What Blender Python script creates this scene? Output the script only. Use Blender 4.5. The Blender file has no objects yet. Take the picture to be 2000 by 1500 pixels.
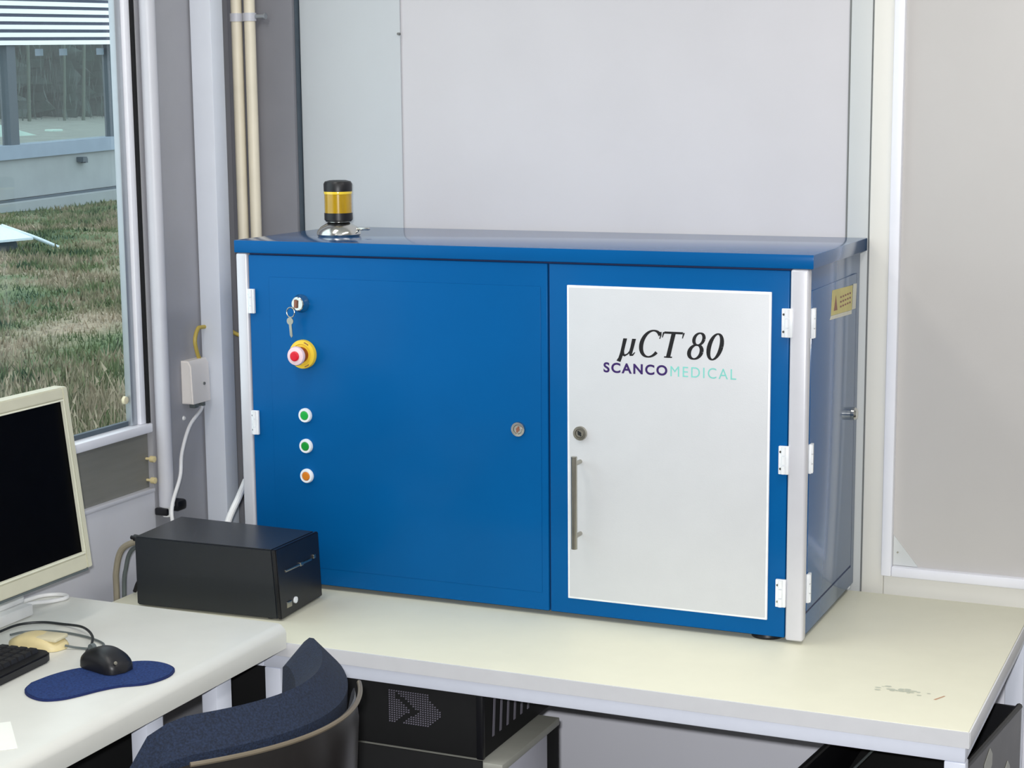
import bpy, bmesh, math, random
from mathutils import Vector, Matrix
random.seed(7)
PI = math.pi
scene = bpy.context.scene
COL = scene.collection

# ------------------------------------------------------------------ camera
cam_d = bpy.data.cameras.new('camera')
cam_d.sensor_fit = 'HORIZONTAL'
cam_d.sensor_width = 36.0
cam_d.lens = 3429.25 / 2000 * 36.0
cam_d.clip_start = 0.05
cam_d.clip_end = 300
cam = bpy.data.objects.new('camera', cam_d)
COL.objects.link(cam)
cr = Vector((0.91530342, 0.40267146, -0.00868027))
cu = Vector((-0.05483955, 0.14594762, 0.98777119))
cf = Vector((-0.39901413, 0.90363432, -0.15566868))
M = Matrix((cr, cu, -cf)).transposed().to_4x4()
M.translation = Vector((1.9599, -3.0437, 0.9769))
cam.matrix_world = M
scene.camera = cam

# ------------------------------------------------------------------ world, lights, exposure
world = bpy.data.worlds.new('overcast_sky')
scene.world = world
world.use_nodes = True
wn = world.node_tree.nodes
wl = world.node_tree.links
bg = wn['Background']
bg.inputs['Color'].default_value = (0.86, 0.94, 1.0, 1)
bg.inputs['Strength'].default_value = 2.5
scene.view_settings.view_transform = 'Standard'
scene.view_settings.look = 'None'
scene.view_settings.exposure = -0.33
scene.view_settings.gamma = 1.0
scene.view_settings.use_curve_mapping = False

def area(name, loc, target, sx, sy, power, color):
    l = bpy.data.lights.new(name, 'AREA')
    l.shape = 'RECTANGLE'; l.size = sx; l.size_y = sy
    l.energy = power; l.color = color
    o = bpy.data.objects.new(name, l); COL.objects.link(o)
    o.location = loc
    d = Vector(target) - Vector(loc)
    o.rotation_euler = d.to_track_quat('-Z', 'Y').to_euler()
    return o
# ceiling fluorescent fixtures (fixtures themselves are built with the room)
LAMPS = [(0.20, -0.95), (0.75, -2.6), (1.80, -0.62), (2.55, -2.6)]
for i, (lx, ly) in enumerate(LAMPS):
    area('ceiling_lamp_light', (lx, ly, 1.93), (lx, ly, 0), 0.26, 1.15, (9.5, 2, 13, 2)[i], (1.0, 0.97, 0.93))
# the camera's own flash, just above the lens
area('camera_flash', (1.9599 - 0.03, -3.0437, 0.9769 + 0.05), (0.7, 0.3, 0.25), 0.05, 0.03, 74, (0.97, 0.98, 1.0))

# ------------------------------------------------------------------ materials
def s2l(c):
    return tuple(((x / 255) / 12.92 if x / 255 <= 0.04045 else ((x / 255 + 0.055) / 1.055) ** 2.4) for x in c)

def mat(name, rgb, rough=0.5, metal=0.0, amt=0.05, scale=30, bump=0.0, bscale=200, coat=0.0, coat_rough=0.1,
        ior=1.5, stretch=None, rgb2=None, emit=0.0, lin=False, coat_ior=1.5):
    m = bpy.data.materials.new(name)
    m.use_nodes = True
    nt = m.node_tree; n = nt.nodes; l = nt.links
    b = n['Principled BSDF']
    c = rgb if lin else s2l(rgb)
    c2 = s2l(rgb2) if rgb2 else tuple(min(1, x * (1 + amt)) for x in c)
    c1 = c if rgb2 else tuple(x * (1 - amt) for x in c)
    tc = n.new('ShaderNodeTexCoord')
    mp = n.new('ShaderNodeMapping')
    if stretch: mp.inputs['Scale'].default_value = stretch
    l.new(tc.outputs['Object'], mp.inputs['Vector'])
    nz = n.new('ShaderNodeTexNoise'); nz.inputs['Scale'].default_value = scale; nz.inputs['Detail'].default_value = 4
    l.new(mp.outputs['Vector'], nz.inputs['Vector'])
    rp = n.new('ShaderNodeValToRGB')
    rp.color_ramp.elements[0].position = 0.35; rp.color_ramp.elements[1].position = 0.65
    rp.color_ramp.elements[0].color = (*c1, 1); rp.color_ramp.elements[1].color = (*c2, 1)
    l.new(nz.outputs['Fac'], rp.inputs['Fac'])
    l.new(rp.outputs['Color'], b.inputs['Base Color'])
    b.inputs['Roughness'].default_value = rough
    b.inputs['Metallic'].default_value = metal
    b.inputs['IOR'].default_value = ior
    b.inputs['Coat Weight'].default_value = coat
    b.inputs['Coat Roughness'].default_value = coat_rough
    b.inputs['Coat IOR'].default_value = coat_ior
    if bump:
        nb = n.new('ShaderNodeTexNoise'); nb.inputs['Scale'].default_value = bscale; nb.inputs['Detail'].default_value = 3
        l.new(tc.outputs['Object'], nb.inputs['Vector'])
        bp = n.new('ShaderNodeBump'); bp.inputs['Strength'].default_value = bump; bp.inputs['Distance'].default_value = 0.002
        l.new(nb.outputs['Fac'], bp.inputs['Height']); l.new(bp.outputs['Normal'], b.inputs['Normal'])
    if emit:
        b.inputs['Emission Color'].default_value = (*c, 1); b.inputs['Emission Strength'].default_value = emit
    return m

MT = {}
MT['wall'] = mat('wall_paint', (211, 209, 212), 0.75, amt=0.015, scale=6, bump=0.06, bscale=90)
MT['low_wall_lift'] = mat('brightened_low_wall', (244, 244, 252), 0.5, amt=0.01, scale=6)  # whiter than the wall, to lift the dim area under the desk
MT['wall_warm'] = mat('wall_panel_cream', (232, 230, 222), 0.6, amt=0.012, scale=5)
MT['wall_strip'] = mat('wall_joint_strip', (206, 209, 208), 0.55, amt=0.012, scale=5)
MT['wall_left_panel'] = mat('wall_panel_pale_grey', (199, 204, 207), 0.65, amt=0.012, scale=5)
MT['joint'] = mat('dark_joint', (120, 122, 120), 0.7)
MT['window_wall'] = mat('window_wall_grey', (168, 168, 173), 0.6, amt=0.03, scale=8)
MT['pier'] = mat('pier_dark_grey', (128, 128, 134), 0.6, amt=0.03, scale=8)
MT['parapet'] = mat('parapet_pale_grey', (212, 213, 220), 0.6, amt=0.02, scale=8)
MT['duct'] = mat('duct_grey', (122, 122, 116), 0.45, amt=0.04, scale=8, stretch=(1, 1, 12))
MT['room'] = mat('room_rear_paint', (185, 185, 182), 0.8, amt=0.02, scale=3)
MT['floor'] = mat('floor_vinyl', (52, 55, 60), 0.5, amt=0.12, scale=40)
MT['ceiling'] = mat('ceiling_tile', (225, 225, 222), 0.9, amt=0.03, scale=60)
MT['lamp_on'] = mat('lamp_diffuser_lit', (255, 250, 240), 0.5, emit=1.5)
MT['white_paint'] = mat('white_painted_steel', (226, 231, 240), 0.35, amt=0.01, scale=20)
MT['white_frame'] = mat('white_window_profile', (244, 245, 252), 0.35, amt=0.01, scale=20)
MT['aluminium'] = mat('aluminium_profile', (176, 182, 188), 0.35, metal=0.6, amt=0.03, scale=20)
MT['gasket'] = mat('black_gasket', (10, 10, 12), 0.7)
MT['panel_frost'] = mat('frosted_panel', (196, 193, 190), 0.32, amt=0.025, scale=3)
MT['blue'] = mat('blue_powder_coat', (0, 90, 154), 0.6, amt=0.04, scale=4, bump=0.05, bscale=500, coat=0.12, coat_rough=0.2, ior=1.15)
MT['blue_top'] = mat('blue_lid_paint', (0, 82, 140), 0.6, amt=0.03, scale=4, coat=1.0, coat_rough=0.14, ior=1.15, coat_ior=1.8)
MT['dark_gap'] = mat('dark_gap', (8, 36, 84), 0.6)
MT['door_white'] = mat('white_door_paint', (212, 214, 217), 0.45, amt=0.012, scale=14, bump=0.08, bscale=420)
MT['door_edge'] = mat('white_door_edge', (246, 248, 252), 0.4)
MT['post'] = mat('pale_grey_anodised', (214, 214, 220), 0.35, metal=0.15, amt=0.015, scale=20)
MT['hinge'] = mat('white_hinge', (240, 243, 246), 0.3)
MT['chrome'] = mat('chrome', (205, 205, 200), 0.18, metal=1.0, amt=0.02)
MT['steel'] = mat('brushed_steel', (178, 174, 162), 0.3, metal=1.0, amt=0.05, scale=60)
MT['black'] = mat('black_plastic', (20, 20, 24), 0.4, amt=0.1)
MT['black_matte'] = mat('black_matte', (11, 11, 12), 0.8, amt=0.15)
MT['black_box'] = mat('charcoal_case', (22, 27, 34), 0.5, amt=0.06, scale=30, coat=0.5, coat_rough=0.3, ior=1.5)
MT['black_front'] = mat('black_case_front', (22, 22, 26), 0.35, amt=0.1)
MT['slot'] = mat('case_slot_grey', (120, 116, 128), 0.4)
MT['lens'] = mat('amber_lens', (186, 146, 4), 0.22, amt=0.12, scale=60, stretch=(1, 1, 0.2), coat=0.6)
MT['lens_glint_ring'] = mat('amber_ring_highlight', (250, 214, 60), 0.2, coat=0.6)  # bright amber ring painted as the highlight around the lamp lens
MT['yellow'] = mat('yellow_disc', (246, 208, 60), 0.4, amt=0.04)
MT['red'] = mat('red_button', (222, 16, 44), 0.35)
MT['red_glint'] = mat('red_ring_highlight', (244, 214, 220), 0.35)  # near-white red painted as the highlight ring on the stop button
MT['red_dark'] = mat('dark_red_collar', (150, 48, 26), 0.45)
MT['green'] = mat('green_button', (30, 176, 70), 0.3)
MT['green_d'] = mat('deep_green_button', (16, 150, 52), 0.3)
MT['orange'] = mat('orange_button', (212, 124, 34), 0.3)
MT['brown'] = mat('brown_keyhole', (140, 92, 74), 0.5)
MT['ink'] = mat('black_ink', (14, 14, 18), 0.5)
MT['purple'] = mat('purple_ink', (54, 24, 98), 0.5)
MT['teal'] = mat('teal_ink', (134, 214, 204), 0.5)
MT['sticker'] = mat('yellow_sticker', (206, 194, 122), 0.5, amt=0.05)
MT['sticker_w'] = mat('white_sticker', (214, 212, 196), 0.5)
MT['desk'] = mat('cream_laminate', (232, 230, 208), 0.42, amt=0.012, scale=16, coat=0.1, coat_rough=0.3)
MT['desk_l'] = mat('grey_cream_laminate', (226, 226, 218), 0.32, amt=0.014, scale=16, coat=0.35, coat_rough=0.25)
MT['edge'] = mat('desk_edge_band', (222, 222, 224), 0.45, amt=0.015)
MT['edge_l'] = mat('left_desk_edge_band', (206, 205, 196), 0.45, amt=0.015)
MT['apron'] = mat('white_desk_frame', (236, 240, 252), 0.35, amt=0.01)
MT['bezel'] = mat('beige_monitor_case', (202, 200, 178), 0.5, amt=0.02)
MT['bezel_hi'] = mat('beige_monitor_bead', (226, 226, 206), 0.5)
MT['screen'] = mat('dark_lcd_glass', (4, 4, 6), 0.45, amt=0.1, ior=1.12)
MT['keys'] = mat('dark_key_plastic', (34, 34, 36), 0.5)
MT['pad'] = mat('mouse_pad_cloth', (10, 38, 90), 0.9, rgb2=(30, 62, 122), scale=260, bump=0.4, bscale=500)
MT['pad_edge'] = mat('mouse_pad_edge', (16, 34, 88), 0.9)
MT['beige'] = mat('beige_plastic', (222, 214, 182), 0.45)
MT['yellowed'] = mat('yellowed_plastic', (222, 206, 156), 0.45)
MT['white_plastic'] = mat('white_plastic', (240, 240, 238), 0.4)
MT['paper'] = mat('white_paper', (246, 247, 238), 0.8, amt=0.01)
MT['cable_white'] = mat('white_cable', (236, 236, 236), 0.45)
MT['cable_grey'] = mat('grey_cable', (96, 104, 104), 0.45)
MT['cable_dark'] = mat('dark_cable', (30, 34, 36), 0.45)
MT['cable_tan'] = mat('tan_cable', (150, 142, 124), 0.45)
MT['cable_yellow'] = mat('yellow_cable', (200, 176, 84), 0.5)
MT['pipe'] = mat('cream_pipe', (240, 231, 208), 0.45, amt=0.04, scale=10)
MT['pole'] = mat('pale_pole', (206, 207, 214), 0.4, amt=0.01)
MT['socket'] = mat('ivory_socket', (242, 236, 230), 0.4, amt=0.01)
MT['fabric'] = mat('navy_upholstery', (14, 24, 42), 0.9, rgb2=(29, 43, 68), scale=330, bump=0.7, bscale=420)
MT['shell'] = mat('dark_chair_shell', (34, 31, 30), 0.28, amt=0.08)
MT['rim'] = mat('shell_rim_highlight', (112, 102, 86), 0.35)  # lighter tan painted as the specular highlight along the shell's edge
MT['bin'] = mat('olive_black_bin', (58, 56, 48), 0.35, amt=0.15, scale=20)
MT['cabinet_side'] = mat('cabinet_lit_pale', (208, 208, 220), 0.4, amt=0.01)  # cabinet grey lightened for the side that catches light
MT['cabinet_top'] = mat('cabinet_shaded_grey', (176, 176, 166), 0.45, amt=0.03)  # same cabinet grey, darkened for shade under the desk
MT['mark'] = mat('grey_scuff', (196, 199, 182), 0.6)
MT['mark_r'] = mat('red_scuff', (198, 156, 124), 0.6)
MT['slat'] = mat('white_louver', (238, 246, 248), 0.5, amt=0.01)
MT['slat_gap'] = mat('louver_backing', (98, 106, 130), 0.7)
MT['concrete'] = mat('pale_concrete', (150, 158, 162), 0.85, amt=0.05, scale=1.5)
MT['band'] = mat('blue_grey_sill', (136, 152, 170), 0.7, amt=0.04, scale=2)
MT['facade_post'] = mat('slate_post', (76, 88, 98), 0.6)
MT['terrace'] = mat('terrace_gravel', (132, 138, 132), 0.9, amt=0.1, scale=2)
MT['hedge'] = mat('dark_foliage', (48, 74, 66), 0.9, rgb2=(84, 100, 98), scale=1.3, stretch=(1, 1, 0.16))
MT['trunk'] = mat('pale_trunk', (84, 98, 88), 0.9)
MT['tarp'] = mat('pale_tarp', (196, 222, 212), 0.7, amt=0.05, scale=2)
MT['hatch'] = mat('pale_hatch_sheet', (206, 222, 232), 0.5)

# ground with patches of green and straw
def ground_mat(name, blades=False):
    m = bpy.data.materials.new(name); m.use_nodes = True
    nt = m.node_tree; n = nt.nodes; l = nt.links; b = n['Principled BSDF']
    b.inputs['Roughness'].default_value = 0.95
    g = n.new('ShaderNodeNewGeometry')
    nz = n.new('ShaderNodeTexNoise'); nz.inputs['Scale'].default_value = 0.55 if not blades else 1.1; nz.inputs['Detail'].default_value = 5
    l.new(g.outputs['Position'], nz.inputs['Vector'])
    rp = n.new('ShaderNodeValToRGB')
    cs = [(0.30, (58, 84, 60)), (0.45, (98, 116, 76)), (0.55, (130, 128, 100)), (0.70, (160, 146, 124))]
    if blades: cs = [(0.32, (60, 82, 60)), (0.44, (104, 120, 80)), (0.55, (144, 138, 112)), (0.70, (178, 162, 142))]
    e = rp.color_ramp.elements
    e[0].position = cs[0][0]; e[0].color = (*s2l(cs[0][1]), 1)
    e[1].position = cs[-1][0]; e[1].color = (*s2l(cs[-1][1]), 1)
    for p, c in cs[1:-1]:
        q = e.new(p); q.color = (*s2l(c), 1)
    l.new(nz.outputs['Fac'], rp.inputs['Fac'])
    n2 = n.new('ShaderNodeTexNoise'); n2.inputs['Scale'].default_value = 14; n2.inputs['Detail'].default_value = 4
    l.new(g.outputs['Position'], n2.inputs['Vector'])
    mx = n.new('ShaderNodeMix'); mx.data_type = 'RGBA'; mx.blend_type = 'MULTIPLY'
    r2 = n.new('ShaderNodeValToRGB'); r2.color_ramp.elements[0].position = 0.3; r2.color_ramp.elements[0].color = (0.45, 0.45, 0.45, 1)
    r2.color_ramp.elements[1].position = 0.65
    l.new(n2.outputs['Fac'], r2.inputs['Fac'])
    mx.inputs[0].default_value = 0.8
    l.new(rp.outputs['Color'], mx.inputs[6]); l.new(r2.outputs['Color'], mx.inputs[7])
    l.new(mx.outputs[2], b.inputs['Base Color'])
    return m
MT['ground'] = ground_mat('meadow_soil')
MT['straw'] = mat('dry_straw', (120, 108, 88), 0.9, rgb2=(186, 174, 152), scale=1.5)
MT['blades'] = ground_mat('meadow_blades', True)

def glass_mat():
    m = bpy.data.materials.new('window_glass'); m.use_nodes = True
    nt = m.node_tree; n = nt.nodes; l = nt.links
    for x in list(n):
        if x.type == 'BSDF_PRINCIPLED': n.remove(x)
    out = [x for x in n if x.type == 'OUTPUT_MATERIAL'][0]
    t = n.new('ShaderNodeBsdfTransparent'); t.inputs['Color'].default_value = (0.86, 0.93, 0.92, 1)
    g = n.new('ShaderNodeBsdfGlossy'); g.inputs['Roughness'].default_value = 0.02
    f = n.new('ShaderNodeFresnel'); f.inputs['IOR'].default_value = 1.45
    mx = n.new('ShaderNodeMixShader')
    l.new(f.outputs[0], mx.inputs[0]); l.new(t.outputs[0], mx.inputs[1]); l.new(g.outputs[0], mx.inputs[2])
    l.new(mx.outputs[0], out.inputs['Surface'])
    return m
MT['glass'] = glass_mat()

# ------------------------------------------------------------------ builders
WLOC = {}
def link_mesh(name, bm, m, parent=None, local=False, label=None, smooth=True, origin=None):
    mats = m if isinstance(m, (list, tuple)) else [m]
    if parent is None:
        if origin is None:
            xs = [v.co.x for v in bm.verts]; ys = [v.co.y for v in bm.verts]; zs = [v.co.z for v in bm.verts]
            origin = Vector(((min(xs) + max(xs)) / 2, (min(ys) + max(ys)) / 2, min(zs)))
        origin = Vector(origin)
    else:
        origin = Vector(WLOC[parent.name]) if not local else Vector((0, 0, 0))
    bmesh.ops.translate(bm, verts=bm.verts, vec=-origin)
    bmesh.ops.recalc_face_normals(bm, faces=bm.faces)
    me = bpy.data.meshes.new(name)
    bm.to_mesh(me); bm.free()
    for x in mats: me.materials.append(x)
    if smooth:
        for p in me.polygons: p.use_smooth = True
        try: me.set_sharp_from_angle(angle=math.radians(35))
        except Exception: pass
    o = bpy.data.objects.new(name, me); COL.objects.link(o)
    if parent is None:
        o.location = origin; WLOC[o.name] = origin
    else:
        o.parent = parent; WLOC[o.name] = Vector(WLOC[parent.name])
    if label: o['label'] = label
    return o

def thing(name, label, cat, loc, rotz=0, group=None):
    o = bpy.data.objects.new(name, None); COL.objects.link(o)
    o.location = loc; o.rotation_euler = (0, 0, rotz)
    o.empty_display_size = 0.05
    o['label'] = label; o['category'] = cat
    if group: o['group'] = group
    WLOC[o.name] = Vector(loc)
    return o

def tag(o, label, cat, group=None, kind=None):
    o['label'] = label; o['category'] = cat
    if group: o['group'] = group
    if kind: o['kind'] = kind
    return o

def struct(name, bm, m, label=None, parent=None, smooth=True):
    o = link_mesh(name, bm, m, parent, smooth=smooth)
    if parent is None:
        o['kind'] = 'structure'
        if label: o['label'] = label
    return o

def box(bm, x0, x1, y0, y1, z0, z1, bev=0.0, seg=2, mi=0):
    vs = [bm.verts.new((x, y, z)) for x in (x0, x1) for y in (y0, y1) for z in (z0, z1)]
    fs = [(0, 1, 3, 2), (4, 6, 7, 5), (0, 4, 5, 1), (2, 3, 7, 6), (0, 2, 6, 4), (1, 5, 7, 3)]
    faces = [bm.faces.new([vs[i] for i in f]) for f in fs]
    for f in faces: f.material_index = mi
    if bev:
        es = list({e for f in faces for e in f.edges})
        r = bmesh.ops.bevel(bm, geom=es, offset=bev, segments=seg, affect='EDGES', profile=0.5)
        for f in r['faces']: f.material_index = mi
    return bm

def B(*a, **k):
    bm = bmesh.new(); box(bm, *a, **k); return bm

def frame_axes(d):
    d = d.normalized()
    a = Vector((0, 0, 1)) if abs(d.z) < 0.9 else Vector((1, 0, 0))
    u = d.cross(a).normalized(); v = d.cross(u).normalized()
    return u, v

def cyl(bm, p0, p1, r0, r1=None, seg=24, mi=0, caps=True):
    p0 = Vector(p0); p1 = Vector(p1); r1 = r0 if r1 is None else r1
    u, v = frame_axes(p1 - p0)
    A = [bm.verts.new(p0 + r0 * (math.cos(2 * PI * i / seg) * u + math.sin(2 * PI * i / seg) * v)) for i in range(seg)]
    Bv = [bm.verts.new(p1 + r1 * (math.cos(2 * PI * i / seg) * u + math.sin(2 * PI * i / seg) * v)) for i in range(seg)]
    for i in range(seg):
        f = bm.faces.new((A[i], A[(i + 1) % seg], Bv[(i + 1) % seg], Bv[i])); f.material_index = mi
    if caps:
        f = bm.faces.new(A[::-1]); f.material_index = mi
        f = bm.faces.new(Bv); f.material_index = mi

def lathe(bm, prof, c, axis=(0, 0, 1), seg=32, mi=0):
    """prof: list of (radius, height along axis)"""
    c = Vector(c); d = Vector(axis).normalized(); u, v = frame_axes(d)
    rings = []
    for r, h in prof:
        if r < 1e-6: rings.append([bm.verts.new(c + d * h)])
        else: rings.append([bm.verts.new(c + d * h + r * (math.cos(2 * PI * i / seg) * u + math.sin(2 * PI * i / seg) * v)) for i in range(seg)])
    for a, b in zip(rings, rings[1:]):
        for i in range(seg):
            q = [a[i % len(a)], a[(i + 1) % len(a)], b[(i + 1) % len(b)], b[i % len(b)]]
            q2 = []
            for x in q:
                if x not in q2: q2.append(x)
            if len(q2) > 2:
                f = bm.faces.new(q2); f.material_index = mi
    for ring, rev in ((rings[0], True), (rings[-1], False)):
        if len(ring) > 2:
            f = bm.faces.new(ring[::-1] if rev else ring); f.material_index = mi

def catmull(pts, n=8):
    P = [Vector(p) for p in pts]
    P = [2 * P[0] - P[1]] + P + [2 * P[-1] - P[-2]]
    out = []
    for i in range(1, len(P) - 2):
        for k in range(n):
            t = k / n
            a, b, c, d = P[i - 1], P[i], P[i + 1], P[i + 2]
            out.append(0.5 * ((2 * b) + (-a + c) * t + (2 * a - 5 * b + 4 * c - d) * t * t + (-a + 3 * b - 3 * c + d) * t ** 3))
    out.append(P[-2]); return out

def tube(bm, pts, r, seg=10, n=8, mi=0):
    P = catmull(pts, n)
    u = None; rings = []
    for i, p in enumerate(P):
        d = (P[min(i + 1, len(P) - 1)] - P[max(i - 1, 0)]).normalized()
        if u is None: u, v = frame_axes(d)
        else:
            u = (u - d * u.dot(d)).normalized(); v = d.cross(u)
        rings.append([bm.verts.new(p + r * (math.cos(2 * PI * k / seg) * u + math.sin(2 * PI * k / seg) * v)) for k in range(seg)])
    for a, b in zip(rings, rings[1:]):
        for k in range(seg):
            f = bm.faces.new((a[k], a[(k + 1) % seg], b[(k + 1) % seg], b[k])); f.material_index = mi
    bm.faces.new(rings[0][::-1]); bm.faces.new(rings[-1])

def TUBE(pts, r, **k):
    bm = bmesh.new(); tube(bm, pts, r, **k); return bm

def prism(bm, poly, d0, d1, ax='z', mi=0, bev=0):
    """poly in the two other axes (x,y | x,z | y,z)"""
    def P(a, b, d):
        return {'z': (a, b, d), 'y': (a, d, b), 'x': (d, a, b)}[ax]
    A = [bm.verts.new(P(a, b, d0)) for a, b in poly]; Bv = [bm.verts.new(P(a, b, d1)) for a, b in poly]
    n = len(poly)
    fs = [bm.faces.new(A[::-1]), bm.faces.new(Bv)]
    for i in range(n): fs.append(bm.faces.new((A[i], A[(i + 1) % n], Bv[(i + 1) % n], Bv[i])))
    for f in fs: f.material_index = mi
    bmesh.ops.recalc_face_normals(bm, faces=fs)
    if bev:
        es = [e for e in set(fs[0].edges) | set(fs[1].edges)]
        bmesh.ops.bevel(bm, geom=es, offset=bev, segments=2, affect='EDGES')

def hexa(bm, bot, top, mi=0):
    """8 corner solid from two quads"""
    A = [bm.verts.new(p) for p in bot]; Bv = [bm.verts.new(p) for p in top]
    fs = [bm.faces.new(A[::-1]), bm.faces.new(Bv)]
    for i in range(4): fs.append(bm.faces.new((A[i], A[(i + 1) % 4], Bv[(i + 1) % 4], Bv[i])))
    for f in fs: f.material_index = mi

# =================================================================== ROOM
XW = -0.26      # window wall face
YB = 0.436      # back wall face
FZ = -0.72      # floor
CZ = 2.0
bm = B(XW - 0.25, 3.6, -4.2, YB + 0.2, FZ - 0.1, FZ); struct('floor', bm, MT['floor'], 'dark grey vinyl floor')
bm = B(XW - 0.25, 3.6, -4.2, YB + 0.2, CZ, CZ + 0.1); struct('ceiling', bm, MT['ceiling'], 'white ceiling')
# back wall with its panels
bm = B(XW - 0.25, 3.6, YB, YB + 0.2, FZ, CZ); struct('wall_back', bm, MT['wall'], 'white back wall behind the blue cabinet')
bm = B(-0.086, 0.166, YB - 0.006, YB - 0.0005, -0.10, CZ, bev=0.002); struct('trim_1', bm, MT['wall_left_panel'], 'pale grey wall panel beside the dark pier')
bm = B(1.158, 1.200, YB - 0.004, YB - 0.0005, -0.10, CZ, bev=0.001); struct('trim_2', bm, MT['wall_strip'], 'narrow pale grey joint strip right of the main wall panel')
bm = bmesh.new(); box(bm, 1.1545, 1.1575, YB - 0.003, YB - 0.0005, -0.10, CZ); box(bm, 1.2005, 1.2035, YB - 0.003, YB - 0.0005, -0.10, CZ)
struct('trim_3', bm, MT['joint'], 'thin dark joints of the wall strip')
bm = B(-0.165, 2.6, YB - 0.008, YB - 0.0005, FZ + 0.001, -0.165, bev=0.001); struct('trim_13', bm, MT['low_wall_lift'], 'added white panel brightening the wall under the corner desk')
# framed panel on the right
bm = bmesh.new()
box(bm, 1.204, 1.249, YB - 0.012, YB - 0.0005, -0.16, CZ, bev=0.003)
box(bm, 1.249, 2.6, YB - 0.012, YB - 0.0005, -0.16, 0.036, bev=0.003)
struct('trim_4', bm, MT['wall_warm'], 'cream outer frame around the frosted panel')
bm = bmesh.new()
def ring_profile(bm, x0, z0, w, yf, yb):
    # L shaped bead: vertical left member and bottom member
    box(bm, x0, x0 + w, yf, yb, z0, CZ, bev=0.003)
    box(bm, x0 + w, 2.6, yf, yb, z0, z0 + w, bev=0.003)
ring_profile(bm, 1.246, 0.034, 0.021, YB - 0.026, YB - 0.001)
struct('trim_5', bm, MT['white_frame'], 'bright white profile around the frosted panel')
bm = B(1.262, 2.6, YB - 0.010, YB - 0.002, 0.05, CZ); struct('window_2', bm, MT['panel_frost'], 'grey frosted wall panel at the right')
bm = bmesh.new(); prism(bm, [(1.268, 0.056), (1.318, 0.056), (1.268, 0.118)], YB - 0.0125, YB - 0.0102, 'y')
struct('trim_6', bm, MT['wall_strip'], 'triangular corner plate of the frosted panel')
bm = bmesh.new(); cyl(bm, (1.277, YB - 0.0122, 0.083), (1.277, YB - 0.0145, 0.083), 0.002, seg=12)
struct('trim_12', bm, MT['chrome'], 'small screw in the corner plate')
# back wall low joint right of desk
bm = B(1.508, 1.5105, YB - 0.016, YB - 0.0122, -0.5, -0.055); struct('trim_7', bm, MT['joint'], 'thin joint low on the back wall')
# tiny hook on wall
bm = bmesh.new(); cyl(bm, (0.1655, YB - 0.006, 1.137), (0.1655, YB - 0.014, 1.137), 0.003, seg=10)
tag(link_mesh('wall_nail', bm, MT['joint']), 'tiny grey nail high on the white wall', 'nail')
# right and rear walls
struct('wall_right', B(3.6, 3.75, -4.2, YB + 0.2, FZ, CZ), MT['room'], 'grey right wall')
struct('wall_rear', B(XW - 0.25, 3.6, -4.35, -4.2, FZ, CZ), MT['room'], 'grey wall behind the viewer')
# window wall: pieces around the opening (opening Y -2.7..0.053, z 0.29..1.75)
WZ0, WZ1, WY0, WY1 = 0.291, 1.75, -1.35, 0.056
bm = bmesh.new()
box(bm, XW - 0.06, XW, WY1 + 0.0, YB, FZ, CZ)
box(bm, XW - 0.06, XW, -4.2, WY0, FZ, CZ)
box(bm, XW - 0.06, XW, WY0, WY1, WZ1, CZ)
struct('wall_left', bm, MT['window_wall'], 'grey window wall beside the column')
bm = bmesh.new()
box(bm, XW - 0.06, XW, WY0, WY1, FZ, 0.168)
struct('wall_left_low', bm, MT['parapet'], 'pale grey wall under the window')
bm = bmesh.new(); box(bm, XW - 0.06, XW - 0.012, WY0, WY1 - 0.001, 0.1685, WZ0 - 0.001)
struct('trim_8', bm, MT['duct'], 'dark grey panel below the window sill')
bm = B(XW - 0.01, XW + 0.004, WY0, WY1 - 0.002, 0.1602, 0.1682, bev=0.001); struct('trim_9', bm, MT['parapet'], 'pale ledge under the dark panel')
# window 1
bm = bmesh.new()
box(bm, XW - 0.045, XW + 0.004, WY0, WY1 - 0.001, WZ0, WZ0 + 0.020, bev=0.003)
w1 = struct('window_1', bm, MT['white_frame'], 'large window with white sill looking onto a meadow')
bm = bmesh.new()
box(bm, XW - 0.030, XW - 0.014, 0.006, 0.026, WZ0 + 0.02, WZ1, bev=0.002)
box(bm, XW - 0.06, XW - 0.02, WY0, WY0 + 0.03, WZ0 + 0.02, WZ1, bev=0.002)
box(bm, XW - 0.06, XW - 0.02, WY0 + 0.03, 0.006, WZ1 - 0.03, WZ1, bev=0.002)
link_mesh('window_frame', bm, MT['aluminium'], w1)
bm = B(XW - 0.030, XW - 0.006, 0.027, 0.046, WZ0 + 0.02, WZ1, bev=0.002); link_mesh('window_bead', bm, MT['white_frame'], w1)
bm = B(XW - 0.030, XW - 0.002, 0.0462, 0.0558, WZ0 + 0.02, WZ1); link_mesh('gasket', bm, MT['gasket'], w1)
bm = B(XW - 0.034, XW - 0.024, WY0 + 0.03, 0.006, WZ0 + 0.02, WZ0 + 0.03); link_mesh('sill_gasket', bm, MT['facade_post'], w1)
bm = bmesh.new()
vs = [bm.verts.new(p) for p in ((XW - 0.028, WY0 + 0.03, WZ0 + 0.02), (XW - 0.028, 0.006, WZ0 + 0.02), (XW - 0.028, 0.006, WZ1 - 0.03), (XW - 0.028, WY0 + 0.03, WZ1 - 0.03))]
bm.faces.new(vs); link_mesh('window_pane', bm, MT['glass'], w1, smooth=False)
bm = bmesh.new(); lathe(bm, [(0.0, 0), (0.009, 0.0), (0.008, 0.006), (0.0, 0.008)], (XW - 0.026, -0.003, 0.368), (1, 0, 0), seg=16)
tag(link_mesh('suction_knob', bm, MT['beige']), 'small cream suction knob on the lower right of the window pane', 'knob')
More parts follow.
